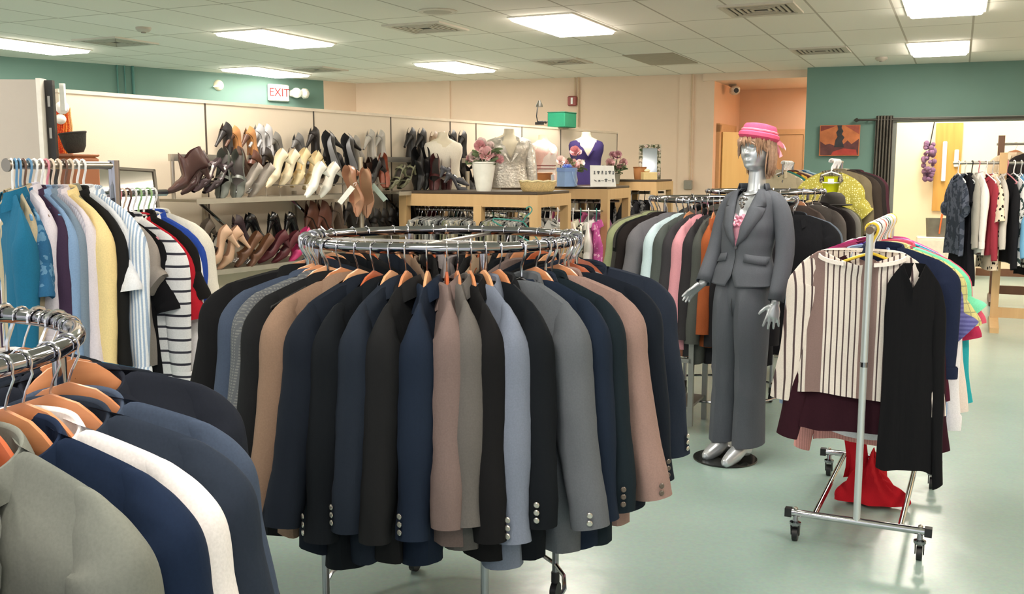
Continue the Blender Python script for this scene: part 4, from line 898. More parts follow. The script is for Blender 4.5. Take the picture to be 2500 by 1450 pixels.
# ================================================================ WOODEN FIXTURES, TABLE-TOP DISPLAYS
VRZ = -RA; URZ = PI / 2 - RA
TOPM = mat('4a3f35', .35, 0, .06)
def fixture(C, L, W, z, label, mid=1):
    """C is the front right corner; the fixture runs L to the left (-V) and W into the depth (U)"""
    t = thing('wooden_fixture', label, 'display fixture', (C[0], C[1], 0), VRZ)
    q = .065
    for x in (-q / 2, -L + q / 2):
        for y in (q / 2, W - q / 2): MB().box((x, y, (z - .02) / 2), (q, q, z - .02)).build('leg', MAPLE, t, False)
    if mid:
        for y in (q / 2, W - q / 2): MB().box((-L * .42, y, (z - .1) / 2), (q, q, z - .1)).build('post', MAPLE, t, False)
    for y in (q / 2, W - q / 2): MB().box((-L / 2, y, z - .065), (L - 2 * q, q * .8, .09)).build('apron', MAPLE, t, False)
    for x in (-q / 2, -L + q / 2): MB().box((x, W / 2, z - .065), (q, W - 2 * q, .09)).build('apron', MAPLE, t, False); MB().box((x, W / 2, .35), (q * .8, W - 2 * q, .07)).build('stretcher', MAPLE, t, False)
    MB().bbox((-L / 2 - .0, W / 2, z - .009), (L - .02, W - .02, .02), .004).build('top', TOPM, t, False)
    for y in (.14, W - .14): MB().cyl((-L + q, y, z - .14), (-q, y, z - .14), .012).build('rail', STEEL, t)
    return t
C1 = at(1313, 469, 7.0); C1.z = 0; ZT = 1.415
C2 = at(1484, 457, 8.6); C2.z = 0
C3 = at(1603, 442, 10.3); C3.z = 0
fixture(C1, 1.14, .66, ZT, 'nearest maple fixture with the wicker basket on top')
fixture(C2, 1.1, .66, ZT + .01, 'second maple fixture with the white picture card on top')
fixture(C3, 1.0, .66, ZT + .05, 'farthest maple fixture beside the floral mirror')
# ledge along the partition between the fixtures
a, b = sPart(1185), sPart(1500); o = PP + PD * a
t = thing('display_ledge', 'dark brown display ledge along the partition under the dress forms', 'shelf', (o.x, o.y, 0), PRZ)
MB().bbox(((b - a) / 2, -.19, 1.405), (b - a, .36, .03), .005).build('board', TOPM, t, False)
MB().box(((b - a) / 2, -.37, 1.385), (b - a, .02, .07)).build('edge', wood('8f6a4a', '7a5638', .4), t, False)
for k in range(4): MB().box((.2 + k * (b - a - .4) / 3, -.2, 1.3), (.03, .3, .03)).build('bracket', STEEL, t, False)
def row_of(P, D, n, step, z, rz, items, where, group, cat, name='garment', hk='plastic', jit=1.0, seed=0, dup=()):
    """n hanging things along a rail; items cycles (template or 'fold', cloth, words, hanger colour, scale)"""
    rr = random.Random(seed)
    for k in range(n):
        key, m, l, hc, s = items[k % len(items)]; loc = P + D * (step * k + rr.uniform(-.2, .2) * step * jit); loc = Vector((loc.x, loc.y, z)); r = rz + math.radians(rr.uniform(-4, 4)) * jit
        if key == 'fold':
            t = thing('folded_trousers', l + ' ' + where, 'trousers', loc, r, group); t.scale = (1, 1, s); obj('cloth', FOLD[k % 3], m, t)
            hanger('clip', loc, r, HC[hc], 'hanger of the folded trousers ' + where, 'trouser hangers ' + where)
        else:
            hang(name, key, loc, r, m, l + ' ' + where, cat, group, (s, 1, s), skip=('buttons',))
            hanger(hk, loc, r, HC[hc], 'hanger among clothes ' + where, 'hangers ' + where)
CL = {k: fab(v) for k, v in dict(cream='e4dcc8', white='efeeea', ivory='ddd2b8', black='18181a', grey='8c8b88', lgrey='b9b8b4', char='2c2c30', navy='20283a', tan='a88e70', brown='4a3830', green='4d6656', pink='d06a9a', red='a82838', mauve='8b5d78', teal='2f7f7a', olive='6f7158', denim='54698a', print='c0b8ae', sage='a8ae8c').items()}
CL['bw'] = fab('e6e2d8', 'bl', '2a2a2c', 28, .55); CL['gpr'] = fab('9a9a9a', 'bl', '4a4c50', 40, .5); CL['pkfl'] = fab('c25a9c', 'bl', 'eab8d4', 24, .6)
WF1 = 'on the nearest maple fixture'
tro = [('fold', CL[c], l, 'clear', 1.0) for c, l in (('cream', 'cream trousers folded'), ('bw', 'black and white printed skirt folded'), ('ivory', 'ivory trousers folded'), ('black', 'black trousers folded'), ('lgrey', 'pale grey trousers folded'), ('white', 'white trousers folded'), ('gpr', 'grey printed skirt folded'), ('char', 'charcoal trousers folded'), ('sage', 'sage trousers folded'))]
row_of(C1 - V * 1.06 + U * .14, V, 26, .038, ZT - .14, URZ, tro, WF1, 'trousers on the nearest maple fixture', 'trousers', seed=2)
row_of(C1 - V * 1.04 + U * .52, V, 18, .055, ZT - .14, URZ, [(k, CL[c], l, h, .8) for k, c, l, h in (('tee', 'white', 'white top', 'white'), ('tee', 'cream', 'cream top', 'white'), ('top', 'green', 'green top', 'teal'), ('tee', 'black', 'black top', 'white'), ('top', 'bw', 'black and white top', 'white'), ('tee', 'lgrey', 'pale grey top', 'beige'))], 'at the back of the nearest maple fixture', 'tops at the back of the nearest maple fixture', 'top', 'blouse', seed=3)
# hung from the partition between the fixtures
o = PP + PD * (sPart(1120) - .1) + PN * .33
row_of(o, PD, 24, .06, 1.27, PRZ + PI / 2, [(k, CL[c], l, h, .8) for k, c, l, h in (('tee', 'white', 'white top', 'white'), ('top', 'bw', 'black and white top', 'white'), ('tee', 'sage', 'pale green top', 'teal'), ('tee', 'white', 'white top', 'white'), ('top', 'denim', 'blue top', 'blue'), ('tee', 'black', 'black top', 'white'))], 'on the rail under the display ledge', 'tops on the rail under the display ledge', 'top', 'blouse', seed=4)
t = thing('wall_rail', 'steel hanging rail under the display ledge', 'rail', o, PRZ); MB().cyl((-.1, 0, 1.27), (1.6, 0, 1.27), .012).build('bar', STEEL, t); 
for x in (0, 1.5): MB().cyl((x, 0, 1.27), (x, .32, 1.27), .01).build('bracket', STEEL, t)
# front of the second fixture: blouses on an outrigger rail, left to right
WF2 = ' on the front of the second maple fixture'
bl = [('camp', 'white', 'white blouse leftmost', 'white'), ('tee', 'white', 'white tee second', 'white'), ('tee', 'red', 'cherry red top', 'black'), ('shirt0', 'cream', 'cream blouse', 'white'), ('top', 'bw', 'black and white top', 'teal'), ('camp', 'white', 'white blouse beside the pink one', 'white'), ('camp', 'pkfl', 'pink floral blouse', 'teal')]
for k, (key, c, l, h) in enumerate(bl):
    loc = C2 - V * (.50 - .072 * k) - U * .1; loc.z = 1.215; rz = URZ + PI + .45 + .1 * sin(k)
    hang('blouse', key, loc, rz, CL[c], l + WF2, 'blouse', 'blouses on the front of the second maple fixture'); hanger('tube', loc, rz, HC[h], h + ' plastic hanger in the ' + l.split(' leftmost')[0].split(' second')[0].split(' beside')[0] + ' on the second maple fixture', 'hangers on the front of the second maple fixture')
t = thing('outrigger_rail', 'short steel rail on the front of the second maple fixture', 'rail', C2 - U * .1, VRZ); MB().cyl((-.6, 0, 1.215), (-.03, 0, 1.215), .01).build('bar', STEEL, t)
for x in (-.58, -.05): MB().cyl((x, 0, 1.215), (x, .1, 1.215), .009).build('bracket', STEEL, t)
row_of(C2 - V * .78 + U * .14, V, 12, .06, ZT - .13, URZ, [(k, CL[c], l, h, .85) for k, c, l, h in (('tee', 'grey', 'grey top', 'black'), ('tee', 'mauve', 'mauve top', 'white'), ('top', 'gpr', 'grey printed top', 'white'), ('tee', 'black', 'black top', 'black'), ('tee', 'pink', 'pink top', 'white'))], 'inside the second maple fixture', 'tops inside the second maple fixture', 'top', 'blouse', seed=5)
row_of(C3 - V * .66 + U * .14, V, 9, .07, ZT - .09, URZ, [(k, CL[c], l, h, .85) for k, c, l, h in (('tee', 'black', 'black top', 'white'), ('top', 'bw', 'black and white top', 'white'), ('tee', 'char', 'charcoal top', 'white'), ('top', 'gpr', 'grey printed top', 'black'))], 'on the farthest maple fixture', 'tops on the farthest maple fixture', 'top', 'blouse', seed=6)
# grey printed cloth and empty hanger at the nearest fixture
o = C1 + V * .0 + U * .36; t = thing('printed_skirt', 'grey printed skirt hanging inside the end frame of the nearest fixture', 'skirt', (o.x - .06, o.y, 1.13), URZ + .7)
mb = MB().grid([[(-.15 + .3 * j / 16, .018 * sin(j * .9 + i * .15) * (.3 + i / 10), -.06 - .055 * i) for j in range(17)] for i in range(11)]); mb.build('cloth', CL['gpr'], t)
MB().box((0, 0, -.06), (.3, .02, .025)).build('waistband', CL['gpr'], t, False)
o = at(1292, 512, 6.95); hanger('plastic', o, .5, HC['teal'], 'empty dark teal hanger tilted at the front of the nearest fixture', 'empty hanger').rotation_euler = (0, .5, .3)
# ---------------------------------------------------------------- flowers, forms, baskets
LEAF = mat('6d7c58', .6, 0, .15); ROSE = mat('e6bcbc', .6, 0, .06); ROSE2 = mat('eedbd6', .6, 0, .04); ROSED = mat('dda4a8', .6, 0, .06); STEM = mat('5a6a48', .6)
def rose_mesh(r=.03):
    m = MB()
    for ring_, (n, rad, tilt, sz) in enumerate(((3, .25, .15, .55), (5, .5, .5, .8), (6, .8, 1.0, 1.0))):
        for k in range(n):
            a = 2 * PI * k / n + ring_; rows = []
            for i in range(5):
                v = i / 4; row = []
                for j in range(5):
                    uu = (j / 4 - .5) * 1.5 * sz; rr_ = r * (rad * (.35 + .65 * v) + .15 * v * tilt); zz = r * (-.5 + 1.35 * v * (1.1 - tilt * .45) - .25 * (uu * 2) ** 2 * v)
                    row.append((rr_ * cos(a + uu), rr_ * sin(a + uu), zz))
                rows.append(row)
            m.grid(rows)
    return m.mesh('rose')
def leaf_mesh(L=.06):
    m = MB(); rows = []
    for i in range(7):
        v = i / 6; wd = .38 * L * sin(PI * min(1, v * .95 + .04)) ; rows.append([(-wd, L * v, -.15 * L * v * v + .01), (0, L * v, -.15 * L * v * v), (wd, L * v, -.15 * L * v * v + .01)])
    return m.grid(rows).mesh('leaf')
ROSEM, LEAFM = rose_mesh(), leaf_mesh()
def bouquet(t, spots, h0, seed=1, sc_=1.0, nleaf=26, rows=(ROSE, ROSE2, ROSED)):
    rr = random.Random(seed)
    for k, (x, y, z, s) in enumerate(spots):
        o = obj('rose', ROSEM, rows[k % len(rows)], t, (x, y, z)); s *= 1.35; o.scale = (s, s, s); o.rotation_euler = (1.0 + .3 * sin(k), rr.uniform(-.5, .5), rr.uniform(-.6, .6))
        MB().tube([(0, 0, h0), (x * .4, y * .4, lerp(h0, z, .6)), (x, y, z - .01)], .003, 5).build('stem', STEM, t)
    for k in range(nleaf):
        a = rr.uniform(0, 2 * PI); q = rr.uniform(.3, 1.0); o = obj('leaf', LEAFM, LEAF, t, (q * .08 * cos(a), q * .06 * sin(a), h0 + rr.uniform(-.01, .08))); o.rotation_euler = (rr.uniform(-.3, .9), rr.uniform(-.5, .5), a - PI / 2); o.scale = (1.3,) * 3
p = at(1181, 464, 7.25); t = thing('flower_planter', 'white tapered planter of pink roses left of the silver jacket', 'planter', (p.x, p.y, ZT), .2)
MB().lathe([(.05, 0), (.055, .01), (.06, .03), (.088, .2), (.094, .205), (.094, .215), (.08, .215), (.075, .19), (.001, .18)], n=24).build('pot', mat('efece2', .35), t)
bouquet(t, [(.01, -.05, .27, 1.5), (-.075, -.03, .25, 1.1), (-.03, -.01, .33, 1.1), (.07, -.03, .25, 1.2), (.05, .03, .33, 1.0), (.10, -.05, .235, 1.1), (-.10, 0, .235, .9), (-.01, .04, .35, 1.1)], .2, 3)
def bust(name, label, px, py, Y, h, rz, z, cloth, kind):
    p = at(px, py, Y); t = thing(name, label, 'dress form', (p.x, p.y, z), rz, 'dress forms on the ledge'); s = h / .56
    prof = [(0, .17, .10), (.1, .165, .10), (.2, .145, .085), (.28, .15, .095), (.36, .17, .105), (.42, .175, .10), (.455, .16, .075), (.485, .105, .06), (.505, .06, .052), (.53, .05, .048), (.56, .048, .046)]
    def loft(pr, g, n=28):
        rows = []
        for z_, a, b in pr: rows.append([((a + g) * s * math.copysign(abs(cos(2 * PI * k / n)) ** .85, cos(2 * PI * k / n)), (b + g) * s * math.copysign(abs(sin(2 * PI * k / n)) ** .85, sin(2 * PI * k / n)) - (.02 * s * math.exp(-((z_ - .36) / .06) ** 2) * (1 if sin(2 * PI * k / n) < 0 else 0)), z_ * s) for k in range(n)])
        return rows
    r = loft(prof, 0); b = MB().grid(r, True); b.cap(r[0], True); b.cap(r[-1]); b.build('bust', mat('ddd2ba', .5), t)
    return t, s, prof, loft
def wear(t, s, prof, loft, m, vdeep, hem=0, wide=.012, name='garment', sleeveless=True, vw=.09):
    rows = loft([q for q in prof if q[0] <= .5], wide); n = len(rows[0]); out = []
    for i, r in enumerate(rows):
        row = []
        for k, (x, y, z) in enumerate(r):
            # lower the neckline at the front and around the neck
            lim = .475 * s - (vdeep * s * max(0, 1 - (abs(x) / (vw * s))) if y < 0 else 0.02 * s * max(0, 1 - (abs(x) / (vw * s)))); row.append((x, y * (1.02), min(z, lim) - hem * (1 - i / len(rows))))
        out.append(row)
    return MB().grid(out, True).build(name, m, t)
t, s, pr, lf = bust('dress_form', 'dress form in a shiny silver jacket beside the planter', 1243, 450, 8.55, .50, .12, 1.42, None, 0)
SILV = mat('cbc5bb', .3, .45, .25, 28, .5, 60)
wear(t, s, pr, lf, SILV, .2, .0, .02, 'jacket')
for sd in (1, -1): MB().tube([(sd * .11 * s, 0, .445 * s), (sd * .165 * s, 0, .42 * s), (sd * .195 * s, -.01, .33 * s), (sd * .215 * s, -.02, .18 * s), (sd * .225 * s, -.02, .03 * s)], [.04 * s, .054 * s, .058 * s, .054 * s, .05 * s], 12, ry=.9).build('sleeve', SILV, t)
for sd in (1, -1): MB().grid([[(sd * .055 * s, -.062 * s, .49 * s), (sd * .075 * s, -.1 * s, .40 * s), (sd * .04 * s, -.135 * s, .33 * s), (sd * .004, -.13 * s, .24 * s)], [(sd * .09 * s, -.06 * s, .475 * s), (sd * .125 * s, -.1 * s, .40 * s), (sd * .08 * s, -.135 * s, .33 * s), (sd * .01, -.13 * s, .24 * s)]]).build('lapel', SILV, t)
t, s, pr, lf = bust('dress_form', 'dress form in a white and pink sleeveless top with dark trim', 1325, 445, 9.25, .47, .9, 1.42, None, 0)
wear(t, s, pr, lf, fab('f0e4dc', 'bl', 'ecc6bc', 6, .5), .1, 0, .014, 'top', vw=.1)
for z in (.19, .225): 
    rr_ = [(x * 1.02, y * 1.04, zz) for x, y, zz in lf([(z, *[lerp(a, b, .5) for a, b in ((.15, .155), (.09, .095))])], .016)[0]]; MB().tube(rr_, .004, 5, True).build('trim_cord', mat('7c3a36', .6), t)
t, s, pr, lf = bust('dress_form', 'dress form in a purple v neck top behind the picture card', 1430, 450, 10.1, .53, .1, 1.42, None, 0)
wear(t, s, pr, lf, fab('3f3566'), .18, 0, .014, 'top', vw=.1)
t, s, pr, lf = bust('dress_form', 'white dress form bust behind the taupe pumps', 1082, 400, 8.0, .47, .3, 1.40, None, 0)
wear(t, s, pr, lf, fab('e8e0d0'), .06, 0, .012, 'top', vw=.08)
o = PP + PD * (sPart(1082)) ; tag(MB().bbox((o + PN * .14 + Vector((0, 0, 1.39))), (.3, .26, .02), .004, PRZ).build('small_shelf', SHELFM, None, False), 'small shelf carrying the white bust behind the taupe pumps', 'shelf')
# baskets
def basket(name, label, c, rx, ry, h, m, rim, waves=0, handle=False):
    t = thing(name, label, 'basket', c, .2); n = 40; rows = []
    for z, q in ((0, .8), (.1 * h, .86), (.5 * h, .95), (h, 1.0), (h * .96, .95), (.5 * h, .88), (.08 * h, .78)):
        rows.append([((rx * q) * cos(2 * PI * k / n) * (1 + .012 * (k % 2)), (ry * q) * sin(2 * PI * k / n) * (1 + .012 * (k % 2)), z + (waves * sin(k * PI / 2) if z > .9 * h else 0)) for k in range(n)])
    m0 = MB().grid(rows, True); m0.cap(rows[0], True); m0.build('body', m, t)
    MB().tube([(rx * 1.0 * cos(2 * PI * k / n), ry * 1.0 * sin(2 * PI * k / n), h + waves * sin(k * PI / 2)) for k in range(n)], .006, 6, True).build('rim', rim, t)
    return t
WICK = mat('dcbb82', .6, 0, .25, 90, .6, 130)
p = at(1313, 467, 7.25); basket('wicker_basket', 'shallow pale wicker basket on the corner of the nearest fixture', (p.x, p.y, ZT), .135, .1, .075, WICK, mat('e6cfa0', .6, 0, .2, 60), .004)
p = at(1321, 446, 8.9); t = basket('bushel_basket', 'orange brown bushel basket behind the wicker basket', (p.x, p.y, 1.42), .1, .09, .12, wood('d08a50', 'b87038', .5, 8), wood('c07a40', 'a86430', .5, 8))
MB().tube([(.1, 0, .08), (.115, -.02, .11), (.1, -.04, .08)], .004, 5).build('handle', STEEL, t)
tag(MB().box(at(1349, 436, 8.85), (.03, .01, .07)).build('price_card', WHITEP, None, False), 'small white price card right of the bushel basket', 'card')
p = at(1562, 446, 10.55); basket('wicker_basket', 'small orange basket below the floral mirror', (p.x, p.y, ZT + .05), .07, .06, .13, wood('b98050', 'a06a3a', .5, 9), wood('a86a3a', '8a5428', .5, 9))
p = at(1584, 447, 10.45); t = thing('gift_box', 'small flat yellow box beside the orange basket', 'box', (p.x, p.y, ZT + .05), .2)
MB().bbox((0, 0, .04), (.15, .1, .08), .004).build('body', mat('d8c088', .5), t, False); MB().ball((-.02, 0, .095), (.035, .03, .018), 10, 6).build('bow', mat('e4d4b4', .5), t)
# blue gift box
p = at(1384, 455, 8.75); t = thing('gift_box', 'blue hexagonal gift box with ribbon bow on second fixture', 'gift box', (p.x, p.y, ZT + .01), .25)
BOXB = mat('8fb0e0', .45); hexa = lambda r, z: [(r * cos(PI / 3 * k), r * sin(PI / 3 * k), z) for k in range(6)]
m = MB().grid([hexa(.09, 0), hexa(.09, .14)], True); m.cap(hexa(.09, 0), True); m.cap(hexa(.09, .14)); m.build('body', BOXB, t, False)
m = MB().grid([hexa(.096, .13), hexa(.096, .165)], True); m.cap(hexa(.096, .165)); m.cap(hexa(.096, .13), True); m.build('lid', mat('7f9fd8', .4), t, False)
m = MB()
for k in range(5):
    a = 2 * PI * k / 5; m.tube([(0, 0, .168), (.03 * cos(a), .03 * sin(a), .19), (.045 * cos(a), .045 * sin(a), .178), (.02 * cos(a + .3), .02 * sin(a + .3), .168)], .008, 6)
m.build('bow', mat('6f86d0', .3), t); MB().tube([(.02, -.082, .13), (.03, -.09, .08), (.05, -.085, .03), (.07, -.08, .01)], .004, 6).build('ribbon', mat('a9c4ee', .3), t)
p = at(1398, 452, 9.6); t = thing('flower_vase', 'vase of pink roses behind the blue gift box', 'flowers', (p.x, p.y, 1.42), 0)
MB().lathe([(.04, 0), (.05, .05), (.035, .13), (.045, .15)], n=18).build('vase', mat('c9c4b4', .3), t)
bouquet(t, [(.0, -.06, .19, 1.7), (-.12, -.03, .24, 1.2), (.02, 0, .33, 1.3), (-.05, -.02, .21, 1.2), (.07, -.04, .21, 1.2), (-.11, 0, .22, 1.0), (.05, .02, .32, 1.0)], .14, 8)
p = at(1500, 450, 10.35); t = thing('flower_pot', 'dusky pink flowers in a pot right of the picture card', 'flowers', (p.x, p.y, 1.42), 0)
MB().lathe([(.05, 0), (.06, .1), (.065, .11)], n=18).build('pot', mat('8a8474', .5), t)
bouquet(t, [(-.05, -.03, .22, 1.3), (.03, -.02, .3, 1.2), (.09, -.02, .22, 1.2), (-.02, 0, .3, 1.1), (.05, -.04, .18, 1.0)], .11, 12, nleaf=34, rows=(mat('c9a0a0', .6), mat('b78a90', .6)))
# picture card with rows of little garment symbols
p = at(1471, 455, 8.62); t = thing('picture_card', 'white folded card printed with small clothing symbols', 'sign', (p.x, p.y, ZT + .01), -.05); t.rotation_euler = (0, 0, -.05)
m = MB().prism([(-.105, 0), (.118, 0), (.098, .185), (-.11, .19)], (0, 0, 0), (1, 0, 0), Vector((0, .22, 1)).normalized(), Vector((0, -1, .22)).normalized(), .003); m.build('front_leaf', mat('f4f3ef', .6), t, False)
MB().prism([(-.105, 0), (.105, 0), (.098, .185), (-.11, .19)], (0, .09, 0), (1, 0, 0), Vector((0, -.25, 1)).normalized(), Vector((0, 1, .25)).normalized(), .003).build('back_leaf', mat('7fae9f', .6), t, False)
SYM = {'dress': [(-.008, -.016), (.008, -.016), (.004, .002), (.006, .014), (-.006, .014), (-.004, .002)], 'shirt': [(-.006, -.014), (.006, -.014), (.006, .004), (.012, .0), (.014, .008), (.006, .014), (-.006, .014), (-.014, .008), (-.012, 0), (-.006, .004)], 'pants': [(-.007, -.016), (-.002, -.016), (0, .004), (.002, -.016), (.007, -.016), (.006, .015), (-.006, .015)],
       'bag': [(-.01, -.008), (.01, -.008), (.008, .006), (-.008, .006)], 'belt': [(-.012, -.002), (.012, -.002), (.012, .002), (-.012, .002)], 'shoe': [(-.012, .006), (-.008, .008), (.004, -.002), (.014, -.004), (.014, -.008), (-.004, -.008)]}
pen = mat('5c5f63', .6); lay = [('dress', -.07, .125), ('shirt', -.036, .124), ('pants', -.002, .125), ('dress', .03, .124), ('shirt', .062, .126), ('dress', .092, .124), ('shoe', -.062, .055), ('bag', -.028, .053), ('belt', .0, .052), ('shirt', .03, .056), ('belt', .06, .053), ('pants', .09, .054)]
fa, fb, fn = Vector((1, 0, 0)), Vector((0, .22, 1)).normalized(), Vector((0, -1, .22)).normalized()
for nm, x, y in lay: MB().prism(SYM[nm], Vector((0, 0, 0)) + fa * x + fb * y + fn * .0025, fa, fb, fn, .001).build(nm + '_symbol', pen, t, False)
# mirror with a flowered frame, figurine
p = at(1586, 431, 10.9); t = thing('floral_mirror', 'small mirror with floral frame standing by the back wall', 'mirror', (p.x, p.y, ZT + .05), -.1); t.rotation_euler = (-.05, 0, -.1)
MB().box((0, .02, .19), (.2, .012, .32)).build('glass', mat('9aa0a6', .08, .9, 0), t, False); f = MB()
for sd in (-1, 1): f.box((sd * .1, .012, .19), (.04, .03, .36)); f.box((0, .012, .19 + sd * .17), (.24, .03, .04))
f.build('frame', fab('b8b09c', 'bl', '6d6a58', 30, .52), t, False)
for k in range(10):
    a = 2 * PI * k / 10; o = obj('flower', ROSEM, ROSE2 if k % 2 else LEAF, t, (.1 * math.copysign(min(1, abs(cos(a)) * 1.3), cos(a)), -.01, .19 + .17 * math.copysign(min(1, abs(sin(a)) * 1.3), sin(a)))); o.scale = (.5,) * 3; o.rotation_euler = (1.4, 0, 0)
p = at(1563, 420, 10.75); t = thing('figurine', 'small pale figurine standing left of the floral mirror', 'figurine', (p.x, p.y, ZT + .05), 0)
MB().lathe([(.035, .0), (.03, .06), (.014, .13), (.018, .16), (.008, .18)], n=14).build('gown', mat('c9bfae', .5), t); MB().ball((0, 0, .2), .016, 10, 8).build('head', mat('d8c8b4', .5), t)
# ================================================================ MANNEQUIN
MO = Vector((1.24, 5.26, 0)); MRZ = math.radians(-48)
SILVER = mat('bcc2c8', .3, .55, .0, key='silver_paint'); SUIT = fab('565a62', var=.05)
def yc(z): return interp([(0, .0), (.9, .0), (1.12, .03), (1.36, .075), (1.75, .1)], z)
M = thing('mannequin', 'silver female mannequin in a grey pantsuit and pink hat', 'mannequin', MO, MRZ)
b = MB()
def head():
    rows = []; n = 44
    for i in range(30):
        v = i / 29; z = lerp(1.572, 1.80, v)
        a = interp([(0, .030), (.12, .053), (.35, .075), (.62, .082), (.82, .073), (.95, .038), (1, .004)], v)
        fr = interp([(0, .064), (.12, .082), (.35, .084), (.5, .081), (.62, .086), (.82, .076), (.95, .04), (1, .004)], v)
        bk = interp([(0, -.018), (.12, .01), (.3, .05), (.55, .092), (.75, .094), (.92, .056), (1, .004)], v)
        row = []
        for k in range(n):
            t = 2 * PI * k / n; x = a * sin(t); c = cos(t); y = -fr * (abs(c) ** .85) if c > 0 else bk * (abs(c) ** .9)
            if c > 0:
                nose = math.exp(-(x / .011) ** 2) * (.024 * smooth01((z - 1.648) / .006) * (1 - smooth01((z - 1.655) / .045)))
                bridge = .006 * math.exp(-(x / .008) ** 2) * math.exp(-((z - 1.695) / .02) ** 2)
                eye = -.008 * math.exp(-((abs(x) - .031) / .014) ** 2) * math.exp(-((z - 1.690) / .012) ** 2)
                brow = .004 * math.exp(-((abs(x) - .03) / .02) ** 2) * math.exp(-((z - 1.715) / .008) ** 2)
                lid = .003 * math.exp(-((abs(x) - .031) / .013) ** 2) * math.exp(-((z - 1.688) / .006) ** 2)
                lips = math.exp(-(x / .019) ** 2) * (.008 * math.exp(-((z - 1.628) / .0045) ** 2) + .0085 * math.exp(-((z - 1.617) / .0045) ** 2))
                chin = .008 * math.exp(-(x / .02) ** 2) * math.exp(-((z - 1.588) / .012) ** 2)
                y -= nose + bridge + eye + brow + lid + lips + chin
            row.append((x, y + .095, z))
        rows.append(row)
    b.grid(rows, True); b.cap(rows[0], True); b.cap(rows[-1])
head()
b.tube([(0, yc(1.4) + .03, 1.40), (0, .108, 1.50), (0, .112, 1.57), (0, .11, 1.64)], [.062, .047, .045, .05], 20)
tr = []
for z, a, d in ((.87, .10, .07), (.9, .125, .085), (.97, .125, .085), (1.12, .118, .08), (1.27, .14, .105), (1.36, .145, .085), (1.42, .105, .055), (1.455, .06, .045)): tr.append([(a * cos(2 * PI * k / 28), yc(z) + d * sin(2 * PI * k / 28), z) for k in range(28)])
b.grid(tr, True); b.cap(tr[0], True); b.cap(tr[-1])
for sd in (-1, 1): b.ball((sd * .055, yc(1.28) - .075, 1.285), (.055, .045, .055))
RARM = [(-.13, .085, 1.42), (-.16, .085, 1.375), (-.20, .05, 1.16), (-.195, -.09, .955)]; LARM = [(.13, .085, 1.42), (.163, .085, 1.375), (.218, .07, 1.14), (.222, -.02, .885)]
for arm in (RARM, LARM): b.tube(arm, [.03, .036, .034, .023], 16)
for sd, toe in ((-1, (-.085, -.17, .016)), (1, (.065, -.20, .016))):
    an = Vector((sd * .066, -.005 if sd < 0 else -.03, .12)); b.tube([(sd * .07, .02, .85), (sd * .072, .0, .47), an + Vector((0, .01, .06)), an], [.075, .05, .034, .032], 16)
    tv = Vector(toe); heel = an + Vector((0, .035, -.065))
    b.tube([an + Vector((0, .015, .0)), heel], [.032, .026], 12)
    b.tube([heel, lerp(an, tv, .2) + Vector((0, 0, -.02)), lerp(an, tv, .55) + Vector((0, 0, -.012)), lerp(an, tv, .85), tv + Vector((0, 0, .004)), tv + (tv - an).normalized() * .012], [.028, .042, .042, .034, .026, .013], 16)
def hand(wr, d, nrm, side, thumb, spread=.5, L=.085):
    """wr wrist, d pointing direction, nrm back-of-hand normal; side = +1 thumb on the (d x nrm) side"""
    wr, d, nrm = Vector(wr), Vector(d).normalized(), Vector(nrm); nrm = (nrm - d * nrm.dot(d)).normalized(); s = d.cross(nrm) * side
    rows = []
    for q, wd, th in ((-.01, .021, .019), (.012, .024, .016), (.04, .034, .014), (.066, .036, .012), (.08, .033, .010)):
        rows.append([wr + d * q + s * (wd * cos(2 * PI * k / 16)) + nrm * (th * sin(2 * PI * k / 16)) for k in range(16)])
    b.grid(rows, True); b.cap(rows[0], True); b.cap(rows[-1])
    for k, (off, ln, an) in enumerate(((.026, .068, .14), (.009, .078, .03), (-.009, .073, -.07), (-.025, .057, -.2))):
        st = wr + d * .068 + s * off; dd = (d + s * (an * spread * 2)).normalized(); p = [st]
        for j, fr in enumerate((.42, .33, .25)): dd = (dd - nrm * (.10 + .05 * k)).normalized(); p.append(p[-1] + dd * (ln * fr))
        b.tube(p, [.0088, .0082, .0074, .0055], 10)
    st = wr + d * .018 + s * .022; dd = (d * .75 + s * thumb - nrm * .25).normalized(); p = [st, st + dd * .03, st + dd * .052 + d * .006, st + dd * .066 + d * .016]
    b.tube(p, [.012, .0105, .009, .0062], 10)
hand(RARM[-1], (-.55, -.62, -.62), (-.75, .3, .6), -1, .35, .25)
hand(LARM[-1], (-.03, -.25, -1), (.55, -.8, .2), 1, .95, .75)
bo = b.build('body', SILVER, M); rm = bo.modifiers.new('remesh', 'REMESH'); rm.mode = 'VOXEL'; rm.voxel_size = .0042; rm.use_smooth_shade = True
sm = bo.modifiers.new('smooth', 'SMOOTH'); sm.factor = .5; sm.iterations = 3
